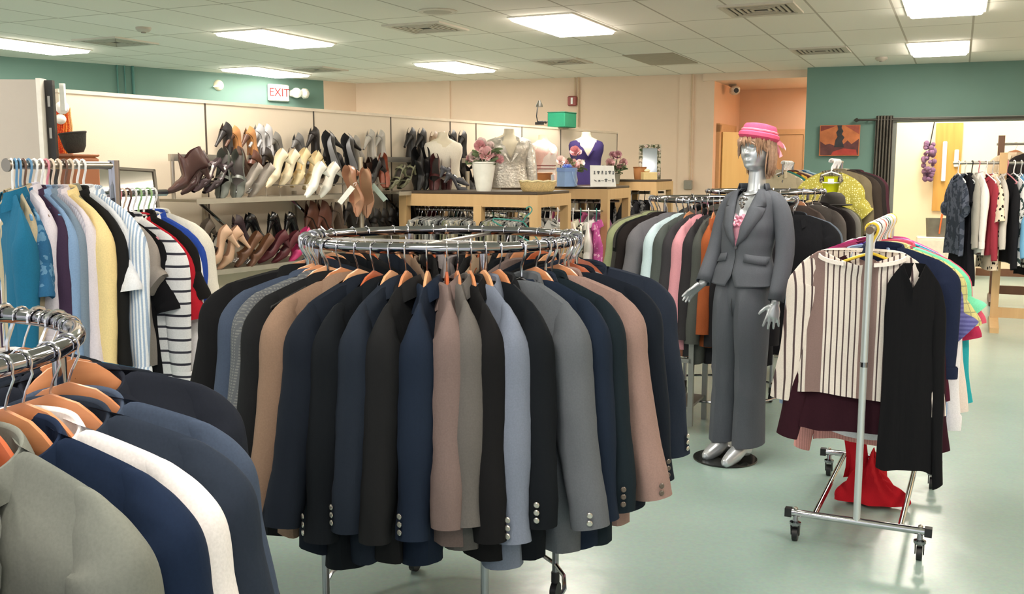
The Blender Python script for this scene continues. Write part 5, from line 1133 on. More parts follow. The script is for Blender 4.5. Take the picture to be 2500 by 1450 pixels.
# --- jacket
JB = [(.955, .178, .118), (1.02, .170, .115), (1.13, .138, .098), (1.2, .142, .108), (1.28, .152, .128), (1.345, .15, .112), (1.40, .150, .085), (1.435, .142, .066), (1.462, .102, .055), (1.478, .066, .05)]
def jp(z):
    return interp([(q[0], q[1]) for q in JB], z), interp([(q[0], q[2]) for q in JB], z)
ZB = 1.165
def jopen(z): return .004 if z <= ZB else lerp(.004, .062, min(1, (z - ZB) / (1.455 - ZB)))
def jcut(z): return .03 * smooth01((1.03 - z) / .08) + .002
def jsurf(z, ang, off=0):
    a, d = jp(z); return Vector(((a + off) * math.copysign(abs(sin(ang)) ** .9, sin(ang)), yc(z) - (d + off) * math.copysign(abs(cos(ang)) ** .85, cos(ang)), z))
rows = []
for i in range(34):
    z = lerp(.955, 1.474, i / 33); a, d = jp(z); e = jopen(z) if z > ZB else jcut(z); a0 = math.asin(min(.98, (min(.98, e / a)) ** (1 / .9))); row = []
    for k in range(57):
        an = lerp(a0, 2 * PI - a0, k / 56); p = jsurf(z, an); p.y += .004 * sin(an * 5 + z * 30) * (1 - abs(cos(an))); row.append(p + Vector((0, 0, (.012 * abs(sin(an)) if i == 0 else 0))))
    rows.append(row)
jk = MB().grid(rows).build('jacket', SUIT, M); modsolid(jk, .005)
def sl(arm, nm):
    p = [Vector(arm[0]) + Vector((-.04 * math.copysign(1, arm[0][0]), 0, .012)), Vector(arm[0]) + Vector((0, 0, .008)), Vector(arm[1]) + Vector((.012 * math.copysign(1, arm[1][0]), 0, -.01)), lerp(Vector(arm[1]), Vector(arm[2]), .5) + Vector((.01 * math.copysign(1, arm[1][0]), 0, 0)), Vector(arm[2]), lerp(Vector(arm[2]), Vector(arm[3]), .55), lerp(Vector(arm[2]), Vector(arm[3]), .96)]
    m = MB().tube(p, [.036, .045, .05, .052, .05, .046, .042], 22, caps=False); o = m.build(nm, SUIT, M); modsub(o, 1); modsolid(o, .004, -1); return o
sl(RARM, 'sleeve'); sl(LARM, 'sleeve')
def onfront(z, x, off):
    a, d = jp(z); q = min(.999, abs(x) / (a + off)) ** (1 / .9); an = math.asin(q); p = jsurf(z, an, off); return Vector((x, p.y, z))
for sd in (1, -1):
    zs_ = [1.472, 1.45, 1.42, 1.385, 1.384, 1.372, 1.33, 1.28, 1.22, 1.172]; outx = [.078, .098, .118, .128, .102, .126, .118, .098, .062, .012]
    rows = []
    for z, xo in zip(zs_, outx):
        xi = jopen(z) * .97; rows.append([onfront(z, sd * lerp(xi, xo, q), .006 + .006 * sin(q * PI)) for q in (0, .33, .66, 1)])
    o = MB().grid(rows).build('lapel', SUIT, M); modsolid(o, .004)
    zc = 1.105; w_ = .06; o = MB().grid([[onfront(zc + .022 - .008 * (k - 3) / 3, sd * (.105 + .05 * (k - 3) / 3), .004) for k in range(7)], [onfront(zc - .02 - .008 * (k - 3) / 3, sd * (.105 + .05 * (k - 3) / 3), .009) for k in range(7)]]).build('pocket_flap', SUIT, M); modsolid(o, .004)
cb = []
for k in range(17):
    an = lerp(math.radians(75), math.radians(285), k / 16); cb.append([jsurf(1.472, an, d) + Vector((0, 0, z)) for d, z in ((-.004, -.01), (.0, .028), (.006, .03), (.018, -.012))])
modsolid(MB().grid(cb).build('collar', SUIT, M), .003)
p = onfront(ZB, .004, .004); MB().lathe([(.001, .004), (.009, .003), (.009, 0)], n=12).build('button', mat('4a4c52', .4), M, True, p).rotation_euler = (PI / 2, 0, 0)
# --- trousers
tm = MB()
r_ = [[(a * cos(2 * PI * k / 32), yc(z) + d * sin(2 * PI * k / 32), z) for k in range(32)] for z, a, d in ((.795, .03, .06), (.82, .08, .085), (.86, .12, .095), (.93, .145, .1), (1.02, .132, .092))]
tm.grid(r_, True); tm.cap(r_[0], True)
for sd in (-1, 1):
    rows = []
    fx = -.0 if sd < 0 else -.018
    for i in range(24):
        z = lerp(.105, 1.02, (i / 23)); cx = interp([(0, .082), (.45, .078), (.85, .07), (1.02, .062)], z); a = interp([(0, .082), (.45, .078), (.78, .088), (1.02, .075)], z); d = interp([(0, .105), (.45, .092), (.8, .112), (.95, .108), (1.02, .09)], z)
        row = []
        for k in range(32):
            t = 2 * PI * k / 32; x = a * cos(t); y = d * sin(t)
            cr = .014 * math.exp(-(x / .016) ** 2) * (1 if y < 0 else .5) * (1 - smooth01((z - .85) / .1))
            wr = .006 * sin(z * 26 + t * 2 + sd) * math.exp(-((z - .42) / .12) ** 2) + .008 * math.exp(-((z - .44 + .1 * (x / a)) / .018) ** 2) * (1 if y < 0 else 0)
            row.append((sd * cx + x, yc(z) + fx * (1 - z) + y * 1.0 - (cr + wr if y < 0 else -cr), z + (.012 * sin(t) if i == 0 else 0)))
        rows.append(row)
    tm.grid(rows, True)
o = tm.build('trousers', SUIT, M)
MB().tube([(.004, yc(1.0) - .098, .95), (.002, -.1, .86), (0, -.085, .8)], .003, 6).build('fly_seam', mat('3a3d44', .8), M)
# --- camisole and necklace
PINK = fab('e2a0b4', 'bl', 'c77f96', 26, .56); rows = []
for i in range(9):
    z = lerp(1.15, 1.335, i / 8); a, d = jp(z); rows.append([Vector((a * .8 * sin(t), yc(z) - (d - .012) * cos(t) - (.004 * sin(t * 22) if i > 6 else 0), z + (.008 * sin(t * 14) if i == 8 else 0))) for t in [lerp(-.95, .95, k / 40) for k in range(41)]])
MB().grid(rows).build('camisole', PINK, M)
rf = MB()
for q in range(3):
    z = 1.325 - .02 * q; a, d = jp(z); rf.tube([Vector((a * .8 * sin(t), yc(z) - (d - .006) * cos(t), z + .006 * sin(t * 26 + q))) for t in [lerp(-.6, .6, k / 40) for k in range(41)]], .006, 6)
rf.build('ruffle', PINK, M)
PEW = mat('6e6a66', .3, .8, .1, 200); nk = MB().tube([(.058 * sin(t), .092 - .058 * cos(t) - .018 * max(0, cos(t)), 1.468 - .03 * max(0, cos(t))) for t in [2 * PI * k / 32 for k in range(32)]], .0032, 6, True)
ne = nk.build('necklace', PEW, M); pd_ = MB(); rr = random.Random(4)
for k in range(26): x = rr.uniform(-.026, .026); z = rr.uniform(0, .06); x *= (1 - z / .09); pd_.ball((x, .008 - .025 * z / .06 - .016 - abs(x) * .1, 1.43 - z), rr.uniform(.004, .0075), 8, 6)
pd_.build('pendant', PEW, ne)
# --- wig, hat
HAIR = mat('a08068', .45, 0, .3, 55); HAIRD = mat('7a5a4a', .5, 0, .25, 55)
def hp(ang, v, r=1.0):
    """hair surface: ang 0 at the face, v 0 crown .. 1 tips"""
    z = lerp(1.808, 1.525, v); wd = interp([(0, .01), (.12, .06), (.3, .088), (.6, .091), (.85, .086), (1, .07)], v) * r; bk = interp([(0, .01), (.12, .075), (.3, .11), (.6, .112), (.85, .105), (1, .09)], v) * r; fr = interp([(0, .01), (.12, .07), (.3, .1), (.6, .092), (1, .08)], v) * r
    return Vector((wd * sin(ang), .095 - (fr if cos(ang) > 0 else bk) * cos(ang), z))
hb = MB(); rows = []
for i in range(15):
    v = i / 14; a0 = lerp(0.0, .0, v) if v < .32 else lerp(.35, 1.45, smooth01((v - .32) / .25)); rows.append([hp(lerp(a0 + .001, 2 * PI - a0 - .001 - (.5 * smooth01((v - .32) / .2)), k / 40), v, .985 + .02 * sin(k * 2.3)) for k in range(41)])
hb.grid(rows); rr = random.Random(12)
for k in range(120):
    an = rr.uniform(0, 2 * PI); face = an if an < PI else max(0, 2 * PI - an - .55); vmax = (.37 + rr.uniform(-.04, .05)) if face < .6 else (rr.uniform(.42, .62) if face < 1.3 else rr.uniform(.8, 1.0)); tw = rr.uniform(-.18, .18); p = []
    for j in range(9):
        v = lerp(.04, vmax, j / 8); p.append(hp(an + tw * j / 8 + .03 * sin(j + k), v, 1.01 + .05 * rr.random() * (j / 8)))
    if face > .95: p[-1] = p[-1] + Vector((rr.uniform(-.012, .012), rr.uniform(-.0, .02), 0))
    hb.tube(p, [.003] + [rr.uniform(.006, .0095)] * 6 + [.005, .001], 5, ry=.5)
hb.build('wig', HAIR, M)
HATM = fab('d9587c', var=.05); ht = bpy.data.objects.new('hat', None)
ho = MB().lathe([(.088, -.012), (.112, -.006), (.126, .012), (.124, .03), (.112, .038), (.104, .042), (.102, .068), (.092, .082), (.05, .09), (.001, .091)], n=40, sx=.95, sy=1.06).build('hat', HATM, M, True, (0, .108, 1.736)); ho.rotation_euler = (-.13, .1, 0); ho.scale = (.88, .88, .92)
MB().tube([(.105 * .97 * cos(2 * PI * k / 40), .105 * 1.07 * sin(2 * PI * k / 40), .046) for k in range(40)], .007, 6, True).build('hat_band', fab('e98aa2'), ho)
TUL = mat('f0a0b4', .6, 0, .03, alpha=.72)
for k, (x, y, z, rx, ry, rz_, w_, h_) in enumerate([(.03, .115, .03, .3, .5, .2, .10, .07), (.045, .12, .0, .2, 1.0, -.2, .09, .06), (.05, .1, -.05, .5, 1.9, .3, .12, .075)]):
    rows = [[(w_ * i / 8 * (1), (j - 2) / 4 * h_ * (.35 + .65 * i / 8), .012 * sin(j * 2.5 + i * .5)) for j in range(5)] for i in range(9)]; o = MB().grid(rows).build('tulle_bow', TUL, ho, True, (x, y, z)); o.rotation_euler = (rx, ry, rz_ + .9)
# base
t = thing('floor_plate', 'dark glossy round base plate under the silver mannequin', 'plate', (1.17, 5.24, 0))
MB().lathe([(.172, 0), (.174, .004), (.172, .009), (.001, .0092)], n=48).build('plate', mat('2b2e2e', .12, .3, .02), t); MB().cyl((.06, .03, .009), (.06, .03, .05), .012).build('peg', CHROME, t)

# ================================================================ ROLLING RACK OF TOPS
POSTM = mat('c6ced0', .3, .5, 0); RCHR = mat('c8c8cc', .1, 1, 0)
BN_ = hz(1940, 1320, 0); BN2 = hz(2243, 1368, 0); BF = hz(2000, 1160, 0); cN = (BN_ + BN2) / 2; RZB = 1.337; LEN = 1.0
rot = math.atan2((BN2 - BN_).y, (BN2 - BN_).x); RV = Vector((cos(rot), sin(rot), 0)); RU = Vector((-sin(rot), cos(rot), 0))
t = thing('rolling_rack', 'chrome rolling clothes rack on black casters full of tops', 'clothes rack', cN, rot); hw = (BN2 - BN_).length / 2
for y in (0, LEN):
    MB().cyl((-hw - .02, y, .125), (hw + .02, y, .125), .0155).build('base_bar', RCHR, t)
    for s in (-1, 1):
        MB().box((s * (hw + .03), y, .125), (.028, .034, .036)).build('end_cap', BLACKP, t, False); c = MB(); x = s * hw
        MB().lathe([(.02, .07), (.024, .075), (.024, .085), (.012, .09), (.01, .115)], (x, y, 0), 16).build('caster_stem', CHROME, t)
        c.cyl((x - .011, y + .008, .03), (x + .011, y + .008, .03), .03, n=18)
        for q in (-1, 1): c.prism([(-.02, .075), (.02, .075), (.012, .025), (-.004, .025)], (x + q * .016, y + .004, 0), (0, 1, 0), (0, 0, 1), (1, 0, 0), .004)
        c.build('caster', BLACKP, t); MB().ball((x, y, .142), .010, 8, 6).build('bolt', STEEL, t)
    MB().cyl((0, y, .12), (0, y, RZB + .012), .0135 if y else .0145).build('post', POSTM, t); MB().cyl((0, y, .78), (0, y, .80), .0165).build('collar', CHROME, t)
for s in (-1, 1): MB().cyl((s * .17, .0, .125), (s * .17, LEN, .125), .0125).build('side_bar', RCHR, t)
MB().cyl((0, -.012, RZB), (0, LEN + .012, RZB), .0145).build('rail', CHROME, t)
MB().cyl((0, -.02, RZB), (0, -.011, RZB), .016).build('rail_cap', mat('6a5a4a', .4, .6), t)
SWE = fab('e4dad2', 'v', '57484a', 190, .72, .05); SWE2 = fab('e8ded6', 'vv', '57484a', 290, .7, .05, '8b7470')
RW = ' on the rolling rack'
roll = [('boat', SWE, 'cream sweater with mauve brown stripes at the front', 'yellow', (1.08, .9, .98), -.035, .072), ('knit1', fab('141417'), 'long black cardigan at the right front', 'yellow', (.45, .6, 1.36), .17, .018), ('knit1', fab('341822'), 'dark plum knit behind the striped sweater', 'white', (1.05, 1, 1.2), -.01, .115),
        ('shirt1', fab('1f2740'), 'navy shirt behind the black cardigan', 'white', (1.0, 1, .8), .04, .145), ('shirt0', fab('93a8c8'), 'light denim shirt with long left sleeve', 'clear', (1.08, 1, 1.02), -.02, .16), ('knit0', fab('4a1a2c'), 'burgundy knit beside the light denim', 'black', (1.06, 1, .95), -.03, .2), ('tee', fab('6f6fa8', 'h', '5a5a92', 400), 'periwinkle ribbed tee', 'white', (1.1, 1, 1.1), .03, .235),
        ('camp', fab('d6d08e', 'plaid', 'a8a47a', 160, .9), 'yellow plaid short sleeved shirt', 'clear', (1.03, 1, .9), .05, .275), ('shirt2', fab('eceaf0'), 'white long sleeved blouse', 'white', (1.08, 1, 1.12), .03, .315), ('knit0', fab('dba09a', 'v', 'c88c88', 500), 'salmon pink ribbed knit low at the left', 'white', (.9, 1, 1.35), -.02, .35), ('tee', fab('7fe0b8'), 'mint green tee', 'orange', (1.12, 1, .95), .05, .39),
        ('camp', fab('d95a74'), 'coral pink short sleeved shirt', 'white', (1.05, 1, .92), .06, .43), ('knit0', fab('e9dcd4'), 'ivory long sleeved knit', 'white', (1.06, 1, 1.08), .04, .47), ('tee', fab('23233c', 'bl', 'd8d0cc', 40, .62), 'navy floral tee', 'black', (1.1, 1, 1.0), .02, .51), ('camp', fab('b8345a'), 'crimson short sleeved shirt', 'white', (1.04, 1, 1.1), .05, .55), ('knit1', fab('2fa8b4'), 'turquoise long sleeved knit', 'teal', (1.06, 1, 1.05), .06, .59),
        ('tee', fab('4e3a8a', 'v', '43307a', 420), 'violet ribbed tee', 'clear', (1.08, 1, 1), .0, .63), ('tee', fab('7a2a4a'), 'wine tee', 'white', (1.1, 1, 1), -.03, .67), ('knit1', fab('8a2a58'), 'magenta knit', 'white', (1.06, 1, .9), -.04, .71), ('tee', fab('3a2a66'), 'indigo tee', 'yellow', (1.06, 1, 1), .02, .75), ('tee', fab('c8a8d8'), 'lilac tee', 'white', (1.06, 1, 1), .02, .79), ('tee', fab('b0b0bc'), 'silver grey tee', 'white', (1.1, 1, 1), -.05, .84), ('top', fab('e6e4ea'), 'white sheer top', 'white', (1.1, 1, 1), -.06, .89), ('tee', fab('d0589a'), 'pink tee at the far end', 'yellow', (1.05, 1, 1), .0, .94)]
rr = random.Random(5)
for k, (key, m, l, hc, s, dx, d) in enumerate(roll):
    loc = cN + RU * d; loc.z = RZB; r = rot + math.radians(rr.uniform(-6, 6) if k > 1 else (-5, 4)[k])
    g = hang('top', key, loc + RV * dx, r, m, l + RW, 'top', 'tops on the rolling rack', s, collar_m=(fab('eee6e0') if k == 0 else None), skip=('sleeve_l', 'collar') if k == 1 else ())
    if k == 0:
        for ch in g.children:
            if ch.name.startswith('body'): ch.material_slots[0].material = SWE2
            if ch.name.startswith('collar'): pass
    if k == 1: continue                                             # the cardigan is draped over the sweater's hanger
    hanger('tube', loc, r + .02, HC[hc], hc + ' plastic hanger in the ' + l.split(' with')[0].split(' behind')[0].split(' at the')[0].split(' beside')[0].split(' low')[0] + RW, 'hangers on the rolling rack', HC[hc] if hc != 'clear' else HC['white'])
# red cloth fallen on the base of the rack
t0 = cN + RU * .64 + RV * .0; rows = []; rr = random.Random(9); ph = [rr.uniform(0, 6) for _ in range(8)]
for i in range(26):
    v = i / 25; row = []
    for k in range(48):
        a = 2 * PI * k / 48; r = (1 - v ** 2.2) * (.135 + .022 * sin(3 * a + ph[0]) + .02 * sin(5 * a + ph[1])) + .010 * sin(7 * a + v * 9 + ph[2]); z = .02 + .19 * v * (1 + .35 * sin(2 * a + ph[3])) + .014 * sin(9 * a + 6 * v + ph[4]) * sin(PI * v)
        row.append((r * cos(a) * 1.0, r * sin(a) * .75, max(.004, z)))
    rows.append(row)
m = MB().grid(rows, True); m.cap(rows[0], True); m.cap(rows[-1]); o = m.build('red_garment', fab('b21a26'), None, True, t0, rot); tag(o, 'crumpled red garment heaped on the floor under the rolling rack', 'garment')
MB().grid([[(-.13 + .02 * j + .01 * sin(i), .02 * sin(j * 1.2 + i * .4) - .03, .12 + .05 * i) for j in range(6)] for i in range(7)]).build('sleeve', fab('b21a26'), o)

# ================================================================ ROUND RACKS BEHIND
def ring_set(c, z, items, where, group, hk='wood', r=.70):
    for k, (p, key, m, l, s, hm) in enumerate(items):
        phi = p if abs(p) < 200 else solve_phi(c, z, r, p); loc, rz = ring_pose(c, z, CRR, phi)
        hang('coat' if key == 'coat' else 'blazer', key, loc, rz, m, l + where, 'coat' if key == 'coat' else 'blazer', group, (1, 1, s), skip=('buttons',))
        hanger('wood' if hm is HANGW or hm is HANGW2 else 'plastic', loc, rz, hm, 'hanger of the ' + l.split(' with')[0].split(' beside')[0].split(' at the')[0].split(' between')[0].split(' left of')[0].split(' right of')[0] + where, 'hangers' + where, WIRE)
C2R = (1.37, 6.42); Z2 = 1.385
round_rack(C2R, Z2, CRR, 'round chrome rack of muted jackets behind the mannequin')
PW = HC['white']; PB = BLACKP
ring_set(C2R, Z2, [(-100, 'blazer1', fab('6c6a5e'), 'olive grey jacket at the left edge', 1.0, PW), (-86, 'blazer_wide', fab('8f9674'), 'sage green jacket with its white hanger neck', 1.0, PW), (-70, 'blazer1', fab('211c1c'), 'black brown jacket right of the sage', 1.0, PB), (-60, 'blazer_wide', fab('66656a'), 'grey tweed jacket with folded collar', 1.0, PB), (1592, 'blazer1', fab('b9cdd4'), 'pale ice blue jacket', 1.0, PW), (1615, 'blazer0', fab('4a504e'), 'grey green jacket beside the ice blue', 1.0, PB), (1636, 'blazer2', fab('37363a'), 'charcoal jacket left of the pink', 1.06, HANGW), (1660, 'blazer0', fab('c98e98'), 'dusty pink jacket', 1.05, PW), (1684, 'blazer1', fab('2e2d30'), 'dark charcoal jacket right of the pink', 1.08, PW), (1706, 'blazer2', fab('4a4d4a'), 'grey jacket left of the rust', 1.1, PB), (1728, 'blazer0', fab('96502e'), 'rust orange jacket', 1.02, HANGW), (1752, 'blazer1', fab('242428'), 'black jacket right of the rust', 1.12, PB), (1790, 'coat', fab('1d1d20'), 'black coat behind the mannequin', 1.0, PB), (1840, 'coat', fab('202126'), 'ink coat behind the mannequin torso', 1.0, PB), (1885, 'blazer2', fab('232327'), 'black jacket behind the mannequin arm', 1.1, PB), (62, 'coat', fab('1a1b1f'), 'black coat left of the blue grey jacket', .95, PB), (78, 'blazer_wide', fab('5b6675'), 'blue grey jacket at the right edge', 1.02, PB)], ' on the second round rack', 'jackets on the second round rack')
ring_set(C2R, Z2, [(a, 'blazer%d' % (k % 3), [CHAR, BLK, GREYT, NAVY][k % 4], 'dark jacket on the far side', 1.0, PW) for k, a in enumerate(range(105, 256, 15))], ' of the second round rack', 'jackets on the far side of the second round rack')
C3R = (2.03, 7.95); Z3 = 1.40
round_rack(C3R, Z3, CRR, 'far round chrome rack right behind the mannequin shoulder', arms=1)
ring_set(C3R, Z3, [(-85, 'blazer0', fab('3a3a3c'), 'charcoal jacket at the left', 1.0, PW), (-60, 'blazer1', fab('5a5854'), 'grey jacket second', 1.0, PW), (-30, 'blazer2', CHAR, 'dark jacket behind the mannequin head', 1.0, PW), (0, 'blazer0', BLK, 'black jacket facing the mannequin', 1.0, PW), (22, 'blazer_wide', fab('4d423e'), 'brown jacket right of the mannequin sleeve', 1.0, HANGW), (38, 'blazer1', fab('55504e'), 'warm grey jacket with pale scarf collar', 1.0, PW), (50, 'blazer_open', fab('201c1d'), 'black brown jacket with white tag', 1.0, PW), (62, 'blazer1', fab('6f6d6a'), 'mid grey jacket left of the olive one', 1.0, PW), (76, 'blazer_wide', fab('4a4a36'), 'dark olive jacket', 1.0, PW), (90, 'blazer1', fab('2f2f33'), 'charcoal jacket below the black hat', 1.0, PW), (104, 'blazer_wide', fab('d8c592'), 'pale yellow jacket at the right end', 1.0, PW)], ' on the far round rack', 'jackets on the far round rack')
ring_set(C3R, Z3, [(a, 'blazer%d' % (k % 3), [CHAR, BLK, GREYT, NAVY][k % 4], 'dark jacket on the far side', 1.0, PW) for k, a in enumerate(range(122, 262, 17))], ' of the far round rack', 'jackets on the far side of the far round rack')
p = at(2033, 502, 7.75); t = thing('felt_hat', 'black bowler style hat resting on the far round rack coats', 'hat', p, 0)
MB().lathe([(.1, 0), (.098, .02), (.09, .07), (.06, .1), (.001, .108)], n=24).build('crown', mat('26221f', .8), t); MB().lathe([(.1, .008), (.145, .004), (.15, .012), (.1, .014)], n=24).build('brim', mat('221f1d', .8), t)
# straight rack with the sequined jacket
def straight_rack(P, D, L, z, label, rz, woodm=None, ext=.05):
    t = thing('clothes_rack', label, 'clothes rack', (P.x, P.y, 0), rz); m = woodm or CHROME; q = .05 if woodm else 0
    for x in (0, L):
        if woodm: MB().box((x, 0, z / 2 + .05), (.07, .07, z + .1)).build('post', m, t, False); MB().prism([(-.36, 0), (.36, 0), (.36, .05), (.08, .11), (-.08, .11), (-.36, .05)], (x, 0, 0), (0, 1, 0), (0, 0, 1), (1, 0, 0), .08).build('foot', m, t, False)
        else: MB().cyl((x, 0, .02), (x, 0, z), .014).build('post', m, t); MB().cyl((x, -.28, .014), (x, .28, .014), .014).build('foot', m, t)
    if woodm: MB().box((L / 2, 0, .16), (L, .04, .1)).build('stretcher', m, t, False)
    MB().cyl((-ext, 0, z), (L + .05, 0, z), .014).build('rail', STEEL, t); return t
P4 = at(2030, 394, 9.35); Z4 = P4.z
straight_rack(P4 + U * .4, U, .5, Z4, 'chrome rack holding the yellow green sequined jacket', URZ, None, .45)
SEQ = fab('a9a04a', 'dots', 'efe9b0', 60, .28)
garment('cardigan', seed=77, sw=.22, drop=.07, L=.62, hem=.25, D=.04, sl=.36, sr=.09, cr=.09, collar='blazer', wedge=1, ry=.5, fold=.014, vneck=.45, nw=.085, out=.09)
hang('sequin_jacket', 'cardigan', P4 + U * .02, -RA + .1, SEQ, 'yellow green sequined jacket facing the shop on the chrome rack', 'jacket', 'garments with the sequined jacket', (1.12, 1, 1.1), collar_m=fab('8a8478', 'bl', '4a463e', 60, .5))
hanger('tube', P4 + U * .02, -RA + .1, HC['white'], 'white hanger of the sequined jacket', 'hangers with the sequined jacket', HC['white'])
lin_ = MB().box((0, .03, -.33), (.2, .012, .4)).build('lining', fab('c2c81e'), None, False, P4 + U * .02, -RA + .1); lin_.parent = [o for o in bpy.data.objects if o.get('label', '').startswith('yellow green sequined')][0]; lin_.location = (0, 0, 0); lin_.rotation_euler = (0, 0, 0)
tg = MB().box((0, -.0, -.17), (.05, .006, .045)).build('garment_label', WHITEP, lin_.parent, False); tg.location = (0, .022, 0)
for k, (key, m, l, s, dx) in enumerate([('coat', fab('6e6450'), 'taupe coat just behind the sequined jacket', .9, .05), ('coat', fab('39312c'), 'dark brown coat right of the sequined jacket', 1.05, .13), ('coat', fab('2a2524'), 'black coat behind the brown one', 1.0, .16), ('coat', fab('4a2a34'), 'wine coat at the back', 1.0, .18), ('coat', fab('c9c0a8'), 'cream coat at the back', .9, .05), ('coat', fab('8a8a4a'), 'olive coat at the back', .9, .0)]):
    loc = P4 + U * (.1 + .1 * k) + V * dx; hang('coat', key, loc, -RA, m, l + ' on the chrome rack', 'coat', 'garments with the sequined jacket', (1.05, 1, s), skip=('buttons',)); hanger('tube', P4 + U * (.1 + .1 * k), -RA, HC['white'], 'white plastic hanger behind the sequined jacket', 'plastic hangers behind the sequined jacket')
P5 = at(1912, 398, 10.9); straight_rack(P5, U, .7, P5.z, 'farthest chrome rack seen behind the mannequin wig', URZ)
for k, (key, m, l) in enumerate([('camp', fab('b0a48c'), 'tan jacket at the front'), ('tee', fab('2f6f68'), 'teal top second'), ('tee', fab('d0a83c', 'bl', '6a3a2a', 14, .5), 'mustard printed top third'), ('coat', fab('5a3a34'), 'brown coat fourth'), ('coat', fab('c9b8a0'), 'beige coat fifth'), ('coat', fab('3a5a7a'), 'blue coat sixth'), ('coat', fab('9cb8c4'), 'pale blue coat at the back')]):
    loc = P5 + U * (.02 + .09 * k) + V * (.03 * k - .04); hang('jacket', key, loc, -RA, m, l + ' of the farthest chrome rack', 'jacket', 'garments on the farthest chrome rack', skip=('buttons',)); hanger('tube', loc - V * (.03 * k - .04), -RA, HC['white'], 'white plastic hanger on the farthest chrome rack', 'hangers on the farthest chrome rack')

# ================================================================ SMALL DISPLAY TABLE WITH EYEWEAR
p = hz(1684, 1056, 0); t = thing('display_table', 'small metal framed table with wooden drawer between the jackets and mannequin', 'table', (p.x, p.y, 0), -RA); GM = mat('8a8a86', .4, .6, .05)
W_, D_ = .5, .36
for x in (0, -W_):
    for y in (0, D_): MB().box((x, y, .37 if y == 0 else .37), (.03, .03, .74 if y else .66)).build('leg', GM, t, False)
for z in (.44, .645): 
    m = MB(); m.box((-W_ / 2, 0, z), (W_, .03, .025)); m.box((0, D_ / 2, z), (.03, D_, .025)); m.box((-W_ / 2, D_, z), (W_, .03, .025)); m.box((-W_, D_ / 2, z), (.03, D_, .025)); m.build('frame', GM, t, False)
MB().box((-W_ / 2, D_, .73), (W_, .03, .03)).build('back_rail', GM, t, False)
DW = wood('8a5236', '6e3c26', .45, 5, 0); dr = MB().box((-W_ / 2, .19, .545), (W_ - .04, D_ - .01, .17)).build('drawer', DW, t, False); MB().ball((-W_ / 2, .0, .55), .014).build('knob', STEEL, dr); MB().box((-W_ / 2, D_ / 2, .662), (W_ - .02, D_ - .02, .014)).build('top', DW, t, False)
MB().box((-W_ / 2, D_ / 2, .15), (W_, D_, .015)).build('lower_shelf', GM, t, False)
def T(x, y, z): q = Vector((p.x, p.y, 0)) + V * x + U * y; q.z = z; return q
g = thing('eyeglasses', 'pair of eyeglasses lying on the small display table', 'eyeglasses', T(-.1, .15, .685), -.9); gm = mat('6a5448', .3)
for s in (-1, 1): MB().tube([(s * .034 + .026 * cos(2 * PI * k / 16), 0, .01 + .022 * sin(2 * PI * k / 16)) for k in range(16)], .003, 6, True).build('lens_rim', gm, g); MB().tube([(s * .06, 0, .015), (s * .064, .08, .02), (s * .06, .13, .0)], .0025, 6).build('temple', gm, g)
MB().tube([(-.01, 0, .014), (0, -.004, .018), (.01, 0, .014)], .003, 6).build('bridge', gm, g)
t2 = thing('display_ball', 'pale round display ball at the back of the small table', 'ball', T(-.22, .3, .67)); MB().ball((0, 0, .09), .055, 16, 12).build('ball', mat('dcb096', .5), t2); MB().lathe([(.04, 0), (.02, .02), (.018, .05)], n=14).build('stand', STEEL, t2)

# ================================================================ TEAL WALL, CURTAIN, BACK ROOM
def rw(px, py, off=.0): return onl(px, py, RW0 + RN * off, RD)
a = rw(2001, 343, .04); b2_ = rw(2099, 343, .04); c = (a + b2_) / 2; wd = (b2_ - a).length; ht_ = (rw(2050, 306, .02) - rw(2050, 381, .02)).z; rzw = math.atan2(RD.y, RD.x)
t = thing('painting', 'unframed canvas of orange sky and dark tree on teal wall', 'painting', (c.x, c.y, c.z), rzw)
MB().box((0, 0, 0), (wd, .04, ht_)).build('canvas', mat('b4683c', .7, 0, .35, 7), t, False)
def patch(pts, m, nm, y): MB().prism([(x * wd, z * ht_) for x, z in pts], (0, y, 0), (1, 0, 0), (0, 0, 1), (0, -1, 0), .002).build(nm, m, t, False)
patch([(-.47, -.47), (.47, -.47), (.48, .05), (.3, -.12), (.2, .0), (.12, -.1), (-.1, -.18), (-.25, -.1), (-.35, -.14), (-.48, -.02)], mat('5a3030', .7, 0, .4, 9), 'ground', -.0215)
patch([(-.2, -.47), (.45, -.47), (.42, -.3), (.1, -.26), (-.15, -.36)], mat('a83a30', .7, 0, .3, 9), 'red_field', -.023)
patch([(-.13, -.22), (.12, -.22), (.07, -.02), (.12, .1), (.05, .2), (.09, .3), (.04, .4), (.05, .49), (-.07, .49), (-.04, .36), (-.09, .26), (-.05, .12), (-.1, .02)], mat('2c2c30', .7, 0, .3, 12), 'tree', -.0245)
patch([(-.48, .3), (-.2, .42), (-.1, .48), (-.48, .48)], mat('7a3428', .7, 0, .3, 9), 'cloud', -.022); patch([(.12, .48), (.48, .2), (.48, .48)], mat('9a4a3a', .7, 0, .3, 9), 'cloud', -.022)
